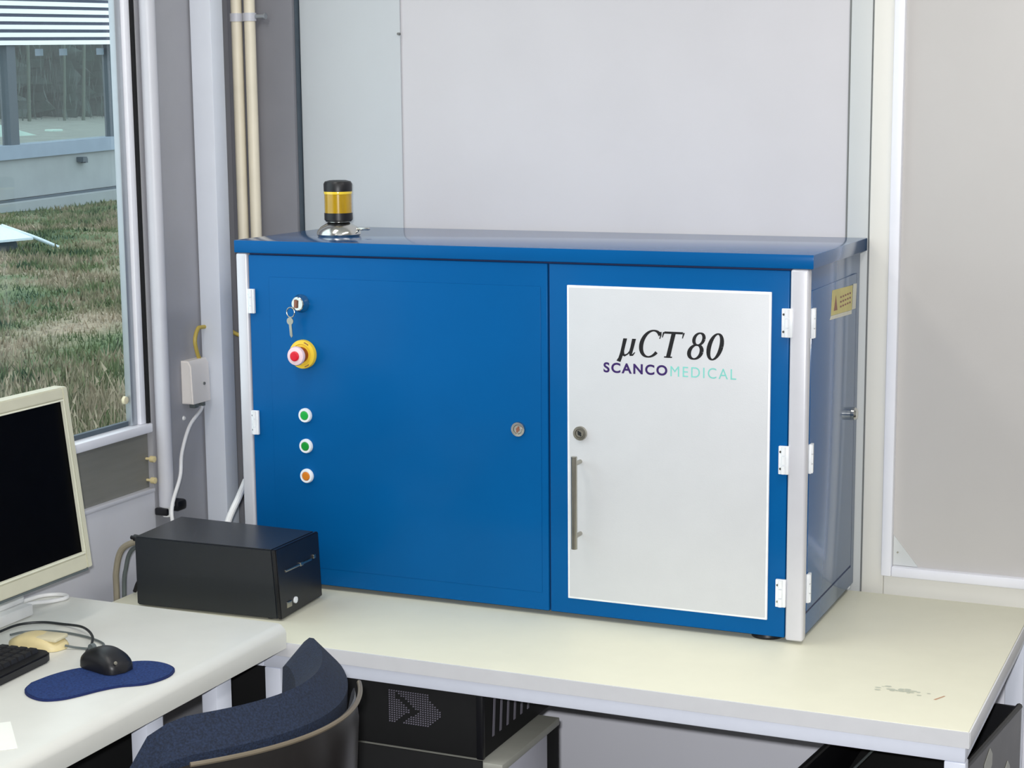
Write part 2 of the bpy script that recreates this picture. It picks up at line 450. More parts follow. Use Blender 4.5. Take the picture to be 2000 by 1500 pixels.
for yy, zz, lb in ((0.047, 0.233, 'small brass pin beside the dark panel, upper of the two'), (0.047, 0.186, 'larger brass pin beside the dark panel, lower of the two')):
    bm = bmesh.new(); lathe(bm, [(0.0, 0.024), (0.007, 0.022), (0.007, 0.012), (0.003, 0.011), (0.003, 0)], (XW - 0.0118, yy, zz), (1, 0, 0), seg=16)
    tag(link_mesh('wall_pin', bm, MT['yellowed']), lb, 'pin', 'pins beside the dark panel')
# round pole beside the window
t = thing('vertical_pole', 'pale round pole running down beside the window edge', 'pole', (XW + 0.0185, 0.0735, 0.11))
bm = bmesh.new(); cyl(bm, (XW + 0.0185, 0.0735, 0.125), (XW + 0.0185, 0.0735, CZ), 0.0168, seg=32); link_mesh('pole_tube', bm, MT['pole'], t)
bm = bmesh.new(); cyl(bm, (XW + 0.0185, 0.0735, 0.102), (XW + 0.0185, 0.0735, 0.125), 0.010, seg=24); link_mesh('pole_tip', bm, MT['white_plastic'], t)
bm = bmesh.new(); box(bm, XW + 0.002, XW + 0.034, 0.050, 0.060, 0.108, 0.124, bev=0.003); link_mesh('pole_clamp', bm, MT['black'], t)
bm = bmesh.new(); box(bm, XW + 0.0, XW + 0.034, 0.094, 0.130, 0.108, 0.132, bev=0.007)
link_mesh('pole_clamp', bm, MT['black'], t)
# corner pier
struct('trim_10', B(XW + 0.0005, -0.0905, YB - 0.03, YB - 0.0005, FZ, CZ, bev=0.001), MT['pier'], 'dark grey pier filling the room corner')
struct('trim_11', B(-0.0900, -0.0878, YB - 0.02, YB - 0.0005, FZ, CZ), MT['facade_post'], 'thin black joint between pier and wall panel')
# square column
t = thing('steel_column', 'pale square steel column standing between window and cabinet', 'column', (-0.226, 0.275, FZ))
link_mesh('column_shaft', B(-0.256, -0.202, 0.25, 0.30, FZ, CZ, bev=0.003), MT['white_paint'], t)
link_mesh('column_base', B(-0.2585, -0.195, 0.245, 0.33, FZ, FZ + 0.02, bev=0.002), MT['white_paint'], t)
# two cream pipes
for i, px in enumerate((-0.2215, -0.187)):
    bm = bmesh.new(); cyl(bm, (px, 0.385, FZ), (px, 0.385, CZ), 0.0125, seg=24)
    t = thing('heating_pipe', ('cream heating pipe next to the column, left of the pair', 'cream heating pipe nearer the dark pier, right of the pair')[i], 'pipe', (px, 0.385, FZ), 0, 'cream pipes beside the column')
    link_mesh('pipe_tube', bm, MT['pipe'], t)
    bm = bmesh.new(); cyl(bm, (px, 0.385, 1.172), (px, 0.385, 1.190), 0.0155, seg=24)
    link_mesh('pipe_clip', bm, MT['pole'], t)
bm = bmesh.new(); cyl(bm, (-0.171, 0.385, 1.182), (-0.148, 0.385, 1.182), 0.0045, seg=12); cyl(bm, (-0.148, 0.385, 1.182), (-0.145, 0.385, 1.182), 0.007, seg=12); box(bm, -0.168, -0.160, 0.385, 0.4062, 1.178, 1.186)
tag(link_mesh('pipe_bracket', bm, MT['aluminium']), 'small metal bracket holding the cream pipes to the pier', 'bracket')
# socket on the window wall
t = thing('wall_socket', 'ivory surface mounted wall socket half behind the column', 'socket', (XW, 0.222, 0.332))
bm = bmesh.new(); prism(bm, [(XW + 0.0005, 0.334), (XW + 0.030, 0.334), (XW + 0.027, 0.418), (XW + 0.020, 0.430), (XW + 0.0005, 0.430)], 0.170, 0.244, 'y', bev=0.003)
link_mesh('socket_body', bm, MT['socket'], t)
bm = bmesh.new(); cyl(bm, (XW + 0.028, 0.218, 0.375), (XW + 0.031, 0.218, 0.375), 0.0035, seg=16); link_mesh('indicator', bm, MT['joint'], t)
bm = bmesh.new(); box(bm, XW + 0.006, XW + 0.022, 0.190, 0.206, 0.322, 0.334, bev=0.002); box(bm, XW + 0.006, XW + 0.022, 0.222, 0.232, 0.322, 0.334, bev=0.002)
link_mesh('cable_gland', bm, MT['cable_grey'], t)
bm = bmesh.new(); lathe(bm, [(0.0, 0.004), (0.004, 0.003), (0.0055, 0)], (XW + 0.0002, 0.176, 0.301), (1, 0, 0), seg=16)
tag(link_mesh('wall_plug', bm, MT['white_plastic']), 'small round white plug on grey wall below the socket', 'plug')
bm = TUBE([(XW + 0.016, 0.227, 0.321), (-0.242, 0.215, 0.312), (-0.238, 0.165, 0.285), (-0.228, 0.118, 0.235), (-0.212, 0.085, 0.19), (-0.20, 0.035, 0.14), (-0.19, 0.02, 0.10), (-0.18, 0.03, 0.0), (-0.18, 0.03, -0.2)], 0.0042)
tag(link_mesh('socket_cable', bm, MT['cable_white']), 'white cable hanging from the wall socket behind the black box', 'cable')
bm = TUBE([(XW + 0.014, 0.228, 0.4245), (XW + 0.014, 0.217, 0.445), (XW + 0.014, 0.211, 0.472), (XW + 0.014, 0.222, 0.494), (XW + 0.014, 0.240, 0.498), (XW + 0.02, 0.315, 0.49), (-0.21, 0.335, 0.47), (-0.15, 0.335, 0.46), (-0.06, 0.30, 0.45)], 0.0045)
tag(link_mesh('yellow_cable', bm, MT['cable_yellow']), 'yellow cable looping up from the wall socket behind the column', 'cable')
bm = TUBE([(-0.055, 0.10, 0.19), (-0.03, 0.03, 0.168), (-0.035, 0.0, 0.13), (-0.045, -0.02, 0.07), (-0.06, -0.03, 0.006)], 0.007)
tag(link_mesh('cabinet_cable', bm, MT['cable_white']), 'thick white cable between the column and the blue cabinet', 'cable')

# ceiling light fixtures
for i, (lx, ly) in enumerate(LAMPS):
    t = thing('ceiling_light', ('ceiling light over the blue cabinet', 'ceiling light over the left desk end', 'ceiling light over the right side', 'ceiling light behind on the right')[i], 'light', (lx, ly, CZ), 0, 'ceiling lights')
    bm = bmesh.new(); box(bm, lx - 0.17, lx + 0.17, ly - 0.62, ly + 0.62, CZ - 0.06, CZ - 0.001, bev=0.004); link_mesh('fixture_body', bm, MT['white_paint'], t)
    bm = bmesh.new(); box(bm, lx - 0.13, lx + 0.13, ly - 0.58, ly + 0.58, CZ - 0.064, CZ - 0.0605); link_mesh('diffuser', bm, MT['lamp_on'], t)

# =================================================================== RIGHT DESK
def soft_top(bm, x0, x1, y0, y1, z0, z1, bev):
    box(bm, x0, x1, y0, y1, z0, z1, bev=bev, seg=3)
t = thing('corner_desk', 'long cream desk with white frame carrying the blue cabinet', 'desk', (0.65, 0.05, FZ))
bm = bmesh.new(); box(bm, -0.165, 1.5455, -0.3385, YB - 0.034, -0.0235, 0.0, bev=0.0015, mi=0)
link_mesh('desk_top', bm, MT['desk'], t)
bm = bmesh.new()
box(bm, -0.165, 1.5475, -0.3425, -0.3387, -0.0265, -0.0006)
box(bm, 1.5457, 1.5485, -0.3385, YB - 0.034, -0.0265, -0.0006, bev=0.0008)
link_mesh('edge_band', bm, MT['edge'], t)
bm = bmesh.new()
box(bm, 0.25, 1.541, -0.335, -0.305, -0.054, -0.027, bev=0.002)
box(bm, 1.508, 1.541, -0.305, 0.37, -0.054, -0.027, bev=0.002)
box(bm, -0.16, 1.508, 0.34, 0.37, -0.054, -0.027, bev=0.002)
box(bm, -0.16, 0.25, -0.335, -0.305, -0.054, -0.027, bev=0.002)
link_mesh('apron', bm, MT['apron'], t)
for lx, ly in ((1.508, -0.335), (0.252, -0.335), (1.508, 0.335), (-0.16, 0.335)):
    link_mesh('leg', B(lx, lx + 0.034, ly, ly + 0.026, FZ, -0.0545, bev=0.002), MT['apron'], t)
# scuffs on the desk top (marks with their own shape)
bm = bmesh.new()
for k in range(34):
    a = random.gauss(0, 1); cx = 1.412 + 0.022 * a; cy = -0.1795 + 0.006 * random.gauss(0, 1) - 0.08 * (cx - 1.412)
    r = random.uniform(0.0015, 0.0042)
    vs = [bm.verts.new((cx + r * 1.6 * math.cos(q * PI / 3), cy + r * math.sin(q * PI / 3), 0.0003 + k * 1e-6)) for q in range(6)]
    bm.faces.new(vs)
link_mesh('grey_scuff', bm, MT['mark'], t, smooth=False)
bm = bmesh.new(); vs = [bm.verts.new(p) for p in ((1.466, -0.206, 0.0003), (1.470, -0.207, 0.0003), (1.482, -0.182, 0.0003), (1.479, -0.181, 0.0003))]; bm.faces.new(vs)
link_mesh('red_scuff', bm, MT['mark_r'], t, smooth=False)

# =================================================================== LEFT DESK
t = thing('computer_desk', 'grey-cream desk along the window, slightly higher than the corner desk', 'desk', (0.03, -1.1, FZ))
bm = bmesh.new()
prof = [(XW + 0.02, -0.013), (0.300, -0.013), (0.3065, -0.009), (0.3075, 0.020), (0.305, 0.0265), (0.297, 0.0345), (0.290, 0.037), (XW + 0.02, 0.037)]
prism(bm, prof, -2.1, -0.3445, 'y')
link_mesh('desk_top', bm, MT['desk_l'], t)
bm = bmesh.new()
box(bm, XW + 0.03, 0.20, -0.41, -0.38, -0.05, -0.0135, bev=0.002); link_mesh('apron', bm, MT['apron'], t)
bm = bmesh.new(); box(bm, XW + 0.03, 0.27, -2.03, -2.0, -0.05, -0.0135, bev=0.002)
link_mesh('apron', bm, MT['apron'], t)
for lx, ly in ((0.239, -0.525), (0.239, -0.735), (0.239, -2.03), (XW + 0.03, -0.45), (XW + 0.03, -2.03)):
    link_mesh('leg', B(lx, lx + 0.032, ly, ly + 0.048, FZ, -0.0132, bev=0.002), MT['apron'], t)

link_mesh('dark_fill_sheet', B(0.06, 0.072, -1.98, -0.46, -0.52, -0.0135, bev=0.001), MT['black_matte'], t)  # added black sheet, darkens the view between the desk legs

# =================================================================== BLUE CABINET (tomography scanner)
t = thing('scanner_cabinet', 'large blue metal scanner cabinet with white door and emergency stop', 'cabinet', (0.6, 0.21, 0))
SC = t
ZB = 0.010
def P(name, bm, m, parent=None, label=None): return link_mesh(name, bm, m, parent or SC, label=label)
P('body', B(0.012, 1.184, 0.024, 0.425, ZB + 0.002, 0.688, bev=0.002), MT['blue'])
# lid: with a folded front edge
bm = bmesh.new(); box(bm, 0.0, 1.2, -0.001, 0.4285, 0.6895, 0.7150, bev=0.0015, seg=2); lid = P('lid', bm, [MT['blue_top'], MT['blue']])
for p in lid.data.polygons:
    if p.normal.y < -0.8: p.material_index = 1
# corner posts
for nm, x0, x1 in (('corner_post', 0.002, 0.0285), ('corner_post', 1.158, 1.1915)):
    bm = bmesh.new(); box(bm, x0, x1, 0.0, 0.0235, ZB - 0.004, 0.689, bev=0.005, seg=3); P(nm, bm, MT['post'])
# side frame: right side is a hinged panel
bm = bmesh.new(); box(bm, 1.1842, 1.1872, 0.030, 0.425, ZB, 0.689, bev=0.001); P('side_frame', bm, MT['blue_top'])
bm = bmesh.new(); box(bm, 1.1873, 1.1895, 0.034, 0.388, 0.056, 0.648, bev=0.001); sp = P('side_door', bm, MT['blue_top'])
bm = bmesh.new()
box(bm, 1.1873, 1.1883, 0.3885, 0.3945, 0.050, 0.648); box(bm, 1.1873, 1.1881, 0.034, 0.3884, 0.0505, 0.0555)
link_mesh('side_door_gap', bm, MT['dark_gap'], SC)
bm = bmesh.new(); lathe(bm, [(0.013, 0), (0.013, 0.006), (0.010, 0.010), (0, 0.010)], (1.1896, 0.372, 0.370), (1, 0, 0), seg=24); link_mesh('side_lock', bm, MT['chrome'], sp)
bm = bmesh.new(); prism(bm, [(0.178, 0.587), (0.348, 0.580), (0.352, 0.628), (0.185, 0.634)], 1.1897, 1.1901, 'x'); st = link_mesh('warning_sticker', bm, MT['sticker'], sp, smooth=False)
bm = bmesh.new()
prism(bm, [(0.352, 0.580), (0.382, 0.579), (0.388, 0.628), (0.358, 0.630)], 1.18965, 1.18995, 'x'); prism(bm, [(0.178, 0.5865), (0.348, 0.5795), (0.348, 0.572), (0.168, 0.580)], 1.1897, 1.1900, 'x')
link_mesh('sticker_margin', bm, MT['sticker_w'], sp, smooth=False)
bm = bmesh.new()
prism(bm, [(0.198, 0.594), (0.226, 0.593), (0.212, 0.622)], 1.1902, 1.1905, 'x'); link_mesh('warning_triangle', bm, MT['brown'], sp, smooth=False)
bm = bmesh.new()
for k in range(5):
    y0 = 0.248 + k * 0.019
    for zz in (0.596, 0.605, 0.614):
        prism(bm, [(y0, zz - 0.001), (y0 + 0.012, zz - 0.0015), (y0 + 0.012, zz + 0.002), (y0, zz + 0.0025)], 1.1902, 1.1904, 'x')
link_mesh('sticker_print', bm, MT['brown'], sp, smooth=False)
# left door
bm = bmesh.new(); box(bm, 0.0305, 0.6885, 0.004, 0.0235, ZB, 0.6855, bev=0.0015); ld = P('control_door', bm, MT['blue'])
# shallow raised inner field of the left door
bm = bmesh.new(); box(bm, 0.078, 0.675, 0.0028, 0.0041, 0.045, 0.642, bev=0.0009, seg=2); link_mesh('door_field', bm, MT['blue'], SC)
# right door frame (four rails) and inner white door
bm = bmesh.new(); box(bm, 0.6925, 1.156, 0.004, 0.0235, ZB, 0.6855, bev=0.0015); rd = P('service_door', bm, MT['blue'])
bm = bmesh.new(); box(bm, 0.6887, 0.6923, 0.012, 0.0236, ZB, 0.6855); box(bm, 0.03, 1.158, 0.010, 0.0238, 0.6857, 0.6893); P('door_gap', bm, MT['dark_gap'])
bm = bmesh.new(); box(bm, 0.7305, 1.1245, -0.0014, 0.0038, 0.0415, 0.6470, bev=0.0012)
bm2 = bmesh.new(); box(bm2, 0.7345, 1.1205, -0.0024, -0.0008, 0.0455, 0.6430, bev=0.0006)
we = P('sample_door_rim', bm, MT['door_edge']); wd = P('sample_door', bm2, MT['door_white'])
# hinges
def hinge(x0, x1, zc, h, y=-0.0035):
    bm = bmesh.new()
    box(bm, x0, x1, y, 0.0035, zc - h / 2, zc + h / 2, bev=0.0012)
    for k in range(3):
        zz = zc - h / 2 + h * k / 3
        cyl(bm, ((x0 + x1) / 2, y, zz + 0.001), ((x0 + x1) / 2, y, zz + h / 3 - 0.001), 0.0045, seg=12)
    o = P('hinge', bm, MT['hinge'])
    for dz in (-h * 0.3, h * 0.3):
        b3 = bmesh.new(); cyl(b3, (x0 + 0.004, y - 0.0002, zc + dz), (x0 + 0.004, y - 0.0012, zc + dz), 0.0022, seg=10)
        link_mesh('hinge_screw', b3, MT['chrome'], o)
hinge(0.0295, 0.0450, 0.5915, 0.050); hinge(0.0300, 0.0460, 0.3405, 0.050)
hinge(1.1440, 1.1640, 0.5925, 0.052); hinge(1.1420, 1.1610, 0.3430, 0.052); hinge(1.1400, 1.1590, 0.0950, 0.052)
for zc in (0.5900, 0.3430, 0.1010):
    bm = bmesh.new(); box(bm, 1.190, 1.1955, 0.0245, 0.0435, zc - 0.027, zc + 0.027, bev=0.001)
    for k in range(3): cyl(bm, (1.1945, 0.030, zc - 0.027 + k * 0.018 + 0.001), (1.1945, 0.030, zc - 0.009 + k * 0.018 - 0.001), 0.0035, seg=12)
    P('side_hinge', bm, MT['hinge'])
# cam locks
def camlock(x, z, y, r, parent, m1, m2, slot=0.35):
    bm = bmesh.new(); lathe(bm, [(r, 0), (r, 0.003), (r * 0.93, 0.0055), (r * 0.62, 0.0058), (r * 0.58, 0.0035), (r * 0.55, 0.0045), (0, 0.0045)], (x, y, z), (0, -1, 0), seg=32)
    o = link_mesh('cam_lock', bm, m1, SC)
    bm = bmesh.new()
    c, s = math.cos(slot), math.sin(slot)
    pts = [(x + a * c - b * s, z + a * s + b * c) for a, b in ((-r * 0.12, -r * 0.42), (r * 0.12, -r * 0.42), (r * 0.12, r * 0.42), (-r * 0.12, r * 0.42))]
    prism(bm, pts, y - 0.0046, y - 0.0052, 'y')
    cyl(bm, (x, y - 0.0046, z), (x, y - 0.0053, z), r * 0.26, seg=14)
    link_mesh('keyhole', bm, m2, o)
    return o
camlock(0.628, 0.365, 0.0028, 0.0148, ld, MT['chrome'], MT['brown'], -0.3)
camlock(0.7575, 0.3665, -0.0024, 0.0138, wd, MT['steel'], MT['cable_dark'], 0.6)
# key switch with key and ring
bm = bmesh.new()
lathe(bm, [(0.0185, 0), (0.0185, 0.004), (0.0150, 0.009), (0.0142, 0.016), (0.0125, 0.0175), (0, 0.0175)], (0.153, 0.0028, 0.591), (0, -1, 0), seg=32)
ks = P('key_switch', bm, MT['chrome'])
bm = bmesh.new(); prism(bm, [(0.1475, 0.584), (0.1535, 0.583), (0.1545, 0.598), (0.1485, 0.600)], -0.0149, -0.019, 'y', bev=0.0006); link_mesh('key_bow', bm, MT['brown'], ks)
bm = bmesh.new()
for k in range(20):
    a0, a1 = 2 * PI * k / 20, 2 * PI * (k + 1) / 20
    cyl(bm, (0.139 + 0.009 * math.cos(a0), -0.017, 0.574 + 0.010 * math.sin(a0)), (0.139 + 0.009 * math.cos(a1), -0.017, 0.574 + 0.010 * math.sin(a1)), 0.0011, seg=6)
link_mesh('key_ring', bm, MT['steel'], ks)
bm = bmesh.new()
cyl(bm, (0.1375, -0.0165, 0.5565), (0.1375, -0.0182, 0.5565), 0.0075, seg=18)
prism(bm, [(0.1345, 0.5545), (0.1405, 0.5545), (0.1425, 0.527), (0.1395, 0.523), (0.1365, 0.528)], -0.0166, -0.0180, 'y')
link_mesh('spare_key', bm, MT['steel'], ks)
# emergency stop
cx, cz = 0.1555, 0.488
bm = bmesh.new(); lathe(bm, [(0.0295, 0), (0.0295, 0.006), (0.0285, 0.009), (0.0215, 0.0105), (0.0205, 0.009), (0.012, 0.009), (0, 0.009)], (cx, 0.0028, cz), (0, -1, 0), seg=40)
es = P('emergency_stop', bm, MT['yellow'])
bm = bmesh.new(); lathe(bm, [(0.0155, 0.009), (0.0165, 0.020), (0.018, 0.022), (0.018, 0.026), (0, 0.026)], (cx, 0.0028, cz), (0, -1, 0), seg=36); link_mesh('stop_collar', bm, MT['red_dark'], es)
bm = bmesh.new(); lathe(bm, [(0.0185, 0.0261), (0.0195, 0.030), (0.0180, 0.0345), (0.0105, 0.0365), (0.0098, 0.036)], (cx, 0.0028, cz), (0, -1, 0), seg=36); link_mesh('stop_ring_glint', bm, MT['red_glint'], es)
bm = bmesh.new(); lathe(bm, [(0.0098, 0.0355), (0.0098, 0.0385), (0.0080, 0.0400), (0, 0.0404)], (cx, 0.0028, cz), (0, -1, 0), seg=30); link_mesh('stop_button', bm, MT['red'], es)
for a in (0.9, 2.9, 5.0):
    bm = bmesh.new()
    for k in range(4):
        b0 = a + k * 0.11
        p = [(cx + 0.0245 * math.cos(b0), cz + 0.0245 * math.sin(b0)), (cx + 0.0265 * math.cos(b0), cz + 0.0265 * math.sin(b0)), (cx + 0.0265 * math.cos(b0 + 0.07), cz + 0.0265 * math.sin(b0 + 0.07)), (cx + 0.0245 * math.cos(b0 + 0.07), cz + 0.0245 * math.sin(b0 + 0.07))]
        prism(bm, p, -0.0062, -0.0079, 'y')
    link_mesh('stop_arrow', bm, MT['brown'], es)
# push buttons
for zc, m1, m2, lb in ((0.3625, MT['green'], MT['chrome'], 'bright green button in chrome ring'), (0.299, MT['green_d'], MT['chrome'], 'darker green button in chrome ring'), (0.237, MT['orange'], MT['chrome'], 'orange button in chrome ring')):
    bm = bmesh.new(); lathe(bm, [(0.0148, 0), (0.0148, 0.004), (0.0132, 0.0068), (0.0095, 0.0068), (0.0092, 0.004)], (0.156, 0.0028, zc), (0, -1, 0), seg=32)
    r = P('push_button', bm, MT['hinge'], label=lb)
    bm = bmesh.new(); lathe(bm, [(0.0091, 0.003), (0.0091, 0.006), (0.0075, 0.0078), (0, 0.0084)], (0.156, 0.0028, zc), (0, -1, 0), seg=28)
    link_mesh('button_cap', bm, m1, r)
# bar handle
bm = bmesh.new(); cyl(bm, (0.757, -0.034, 0.149), (0.757, -0.034, 0.327), 0.0058, seg=20)
hd = P('bar_handle', bm, MT['steel'])
for zz in (0.312, 0.172):
    bm = bmesh.new(); cyl(bm, (0.757, -0.034, zz), (0.757, -0.0022, zz), 0.0042, seg=14); link_mesh('handle_stud', bm, MT['steel'], hd)
# feet
for fx, fy in ((1.115, 0.040), (0.10, 0.045), (1.115, 0.38), (0.10, 0.38)):
    bm = bmesh.new(); lathe(bm, [(0.030, 0), (0.031, 0.004), (0.028, 0.0115), (0, 0.0115)], (fx, fy, 0.0002), (0, 0, 1), seg=28); P('foot', bm, MT['black'])
bm = bmesh.new(); lathe(bm, [(0.006, 0), (0.007, 0.004), (0.004, 0.011), (0, 0.0115)], (1.178, 0.412, 0.0002), (0, 0, 1), seg=14); P('levelling_stud', bm, MT['hinge'])
# signal lamp on the lid
LX, LY = 0.150, 0.168
bm = bmesh.new(); lathe(bm, [(0.043, 0), (0.046, 0.004), (0.045, 0.010), (0.038, 0.019), (0.027, 0.026), (0.022, 0.029), (0.022, 0.034), (0, 0.034)], (LX, LY, 0.7150), seg=40)
lamp = P('signal_lamp', bm, MT['chrome'])
bm = bmesh.new(); box(bm, LX + 0.028, LX + 0.066, LY + 0.006, LY + 0.016, 0.727, 0.733, bev=0.002); link_mesh('lamp_tab', bm, MT['chrome'], lamp)
bm = bmesh.new(); lathe(bm, [(0.026, 0.030), (0.0295, 0.034), (0.0295, 0.048), (0, 0.048)], (LX, LY, 0.7150), seg=36); link_mesh('lamp_collar', bm, MT['black'], lamp)
bm = bmesh.new(); lathe(bm, [(0.0285, 0.0482), (0.0285, 0.087), (0, 0.087)], (LX, LY, 0.7150), seg=48)
link_mesh('lamp_lens', bm, MT['lens'], lamp)
bm = bmesh.new(); lathe(bm, [(0.0293, 0.0872), (0.0297, 0.090), (0.0293, 0.0925), (0, 0.0925)], (LX, LY, 0.7150), seg=36); link_mesh('lens_glint_ring', bm, MT['lens_glint_ring'], lamp)
bm = bmesh.new(); lathe(bm, [(0.0295, 0.0926), (0.0298, 0.108), (0.027, 0.113), (0.018, 0.1155), (0, 0.1160)], (LX, LY, 0.7150), seg=36); link_mesh('lamp_cap', bm, MT['black'], lamp)

# lettering on the white door
def stroke(bm, pts, ws, X, Z, y):
    n = len(pts); L = []; R = []
    for i, (a, b) in enumerate(pts):
        p0 = Vector(pts[max(i - 1, 0)]); p1 = Vector(pts[min(i + 1, n - 1)])
        d = (p1 - p0); d = d.normalized() if d.length > 1e-9 else Vector((1, 0))
        nx, ny = -d.y, d.x; w = ws[i] / 2
        L.append((a + nx * w, b + ny * w)); R.append((a - nx * w, b - ny * w))
    vl = [bm.verts.new((X(a, b), y, Z(a, b))) for a, b in L]; vr = [bm.verts.new((X(a, b), y, Z(a, b))) for a, b in R]
    for i in range(n - 1):
        bm.faces.new((vl[i], vl[i + 1], vr[i + 1], vr[i]))
def ell(cx, cz, rx, rz, a0, a1, thin, thick, n=28):
    pts = []; ws = []
    for i in range(n + 1):
        a = math.radians(a0 + (a1 - a0) * i / n)
        pts.append((cx + rx * math.cos(a), cz + rz * math.sin(a))); ws.append(thin + (thick - thin) * abs(math.cos(a)) ** 1.3)
    return pts, ws
def glyphs(bm, ox, oz, H, y):
    sh = 0.24; yy = [y]
    def run(dx, strokes):
        for pts, ws in strokes:
            ws = [w * 1.22 for w in ws]
            yy[0] -= 1e-6
            stroke(bm, pts, ws, lambda a, b: ox + H * (a + dx + sh * b), lambda a, b: oz + H * b, yy[0])
    mu = [([(0.06, -0.24), (0.10, -0.1), (0.12, 0.1), (0.12, 0.40), (0.12, 0.66)], [0.15, 0.12, 0.12, 0.12, 0.13]),
          ([(0.14, 0.16), (0.18, 0.04), (0.26, 0.0), (0.36, 0.06), (0.46, 0.22)], [0.09, 0.09, 0.07, 0.05, 0.05]),
          ([(0.48, 0.66), (0.48, 0.35), (0.47, 0.12), (0.50, 0.03), (0.57, 0.03), (0.64, 0.14)], [0.13, 0.12, 0.12, 0.09, 0.06, 0.03])]
    run(0.0, mu)
    p, w = ell(0.46, 0.5, 0.38, 0.51, 42, 322, 0.05, 0.14)
    run(0.74, [(p, w), ([(0.74, 0.97), (0.77, 0.84), (0.76, 0.70)], [0.05, 0.05, 0.03]), ([(0.72, 0.90), (0.75, 0.84)], [0.08, 0.08])])
    run(1.60, [([(0.02, 0.955), (0.40, 0.955), (0.76, 0.955)], [0.07, 0.07, 0.07]), ([(0.40, 0.96), (0.40, 0.5), (0.40, 0.03)], [0.14, 0.135, 0.14]),
               ([(0.24, 0.02), (0.40, 0.02), (0.56, 0.02)], [0.04, 0.05, 0.04]), ([(0.0, 0.97), (-0.01, 0.76)], [0.06, 0.03]), ([(0.80, 0.97), (0.79, 0.76)], [0.06, 0.03])])
    a, aw = ell(0.32, 0.76, 0.19, 0.23, 0, 360, 0.05, 0.11); b, bw = ell(0.30, 0.27, 0.24, 0.27, 0, 360, 0.05, 0.13)
    run(2.72, [(a, aw), (b, bw)])
    a, aw = ell(0.30, 0.50, 0.235, 0.49, 0, 360, 0.05, 0.14)
    run(3.44, [(a, aw)])
bm = bmesh.new(); glyphs(bm, 0.834, 0.5195, 0.0485, -0.00265)
link_mesh('model_lettering', bm, MT['ink'], SC, smooth=False)
def text_mesh(name, s, x0, x1, z0, z1, y, m, bold, spacing):
    cu_ = bpy.data.curves.new('txt', 'FONT'); cu_.body = s; cu_.size = 1; cu_.space_character = spacing; cu_.offset = bold
    o = bpy.data.objects.new('txt', cu_); COL.objects.link(o)
    dg = bpy.context.evaluated_depsgraph_get()
    me = bpy.data.meshes.new_from_object(o.evaluated_get(dg))
    xs = [v.co.x for v in me.vertices]; ys = [v.co.y for v in me.vertices]
    a, b, c, d = min(xs), max(xs), min(ys), max(ys)
    bm = bmesh.new(); bm.from_mesh(me)
    for v in bm.verts:
        v.co = Vector((x0 + (v.co.x - a) / (b - a) * (x1 - x0), y, z0 + (v.co.y - c) / (d - c) * (z1 - z0)))
    bpy.data.objects.remove(o); bpy.data.curves.remove(cu_); bpy.data.meshes.remove(me)
    return link_mesh(name, bm, m, SC, smooth=False)
text_mesh('maker_lettering', 'SCANCO', 0.8045, 0.9300, 0.4855, 0.5050, -0.00265, MT['purple'], 0.030, 1.22)
text_mesh('maker_lettering', 'MEDICAL', 0.9360, 1.0615, 0.4850, 0.5045, -0.00265, MT['teal'], 0.0, 1.22)

# =================================================================== BLACK BOX on the desk
t = thing('external_drive_box', 'low charcoal computer box lying in front of the blue cabinet', 'computer', (0.055, -0.148, 0))
RB = t
def Q(name, bm, m, parent=None): return link_mesh(name, bm, m, parent or RB)
bm = bmesh.new()
hexa(bm, [(-0.098, -0.244, 0.004), (0.218, -0.228, 0.004), (0.205, -0.048, 0.004), (-0.112, -0.060, 0.004)],
     [(-0.098, -0.244, 0.143), (0.213, -0.235, 0.143), (0.213, -0.072, 0.143), (-0.112, -0.062, 0.143)])
bmesh.ops.bevel(bm, geom=list(bm.edges), offset=0.0025, segments=2, affect='EDGES')
Q('case', bm, MT['black_box'])
bm = bmesh.new()
hexa(bm, [(0.2181, -0.228, 0.004), (0.2265, -0.2275, 0.004), (0.2135, -0.0485, 0.004), (0.2052, -0.049, 0.004)],
     [(0.2131, -0.235, 0.143), (0.2215, -0.2345, 0.143), (0.2215, -0.0722, 0.143), (0.2132, -0.0722, 0.143)])
bmesh.ops.bevel(bm, geom=list(bm.edges), offset=0.0015, segments=2, affect='EDGES')
fp = Q('front_panel', bm, MT['black_front'])
bm = bmesh.new(); box(bm, 0.2195, 0.2250, -0.205, -0.105, 0.092, 0.0965, bev=0.001); box(bm, 0.2195, 0.2258, -0.150, -0.138, 0.0905, 0.098, bev=0.001); box(bm, 0.2195, 0.2242, -0.096, -0.088, 0.093, 0.101, bev=0.001)
link_mesh('drive_slot', bm, MT['steel'], fp)
bm = bmesh.new(); box(bm, 0.2215, 0.2272, -0.206, -0.188, 0.021, 0.033, bev=0.001); link_mesh('badge', bm, MT['steel'], fp)
bm = bmesh.new(); lathe(bm, [(0.0065, 0), (0.0065, 0.003), (0, 0.0036)], (0.2236, -0.172, 0.029), (1, 0, 0), seg=20); link_mesh('power_light', bm, MT['hinge'], fp)
for fx, fy in ((-0.09, -0.22), (0.195, -0.21), (0.19, -0.065), (-0.09, -0.07)):
    bm = bmesh.new(); cyl(bm, (fx, fy, 0.0003), (fx, fy, 0.005), 0.010, seg=18); Q('foot', bm, MT['black'])
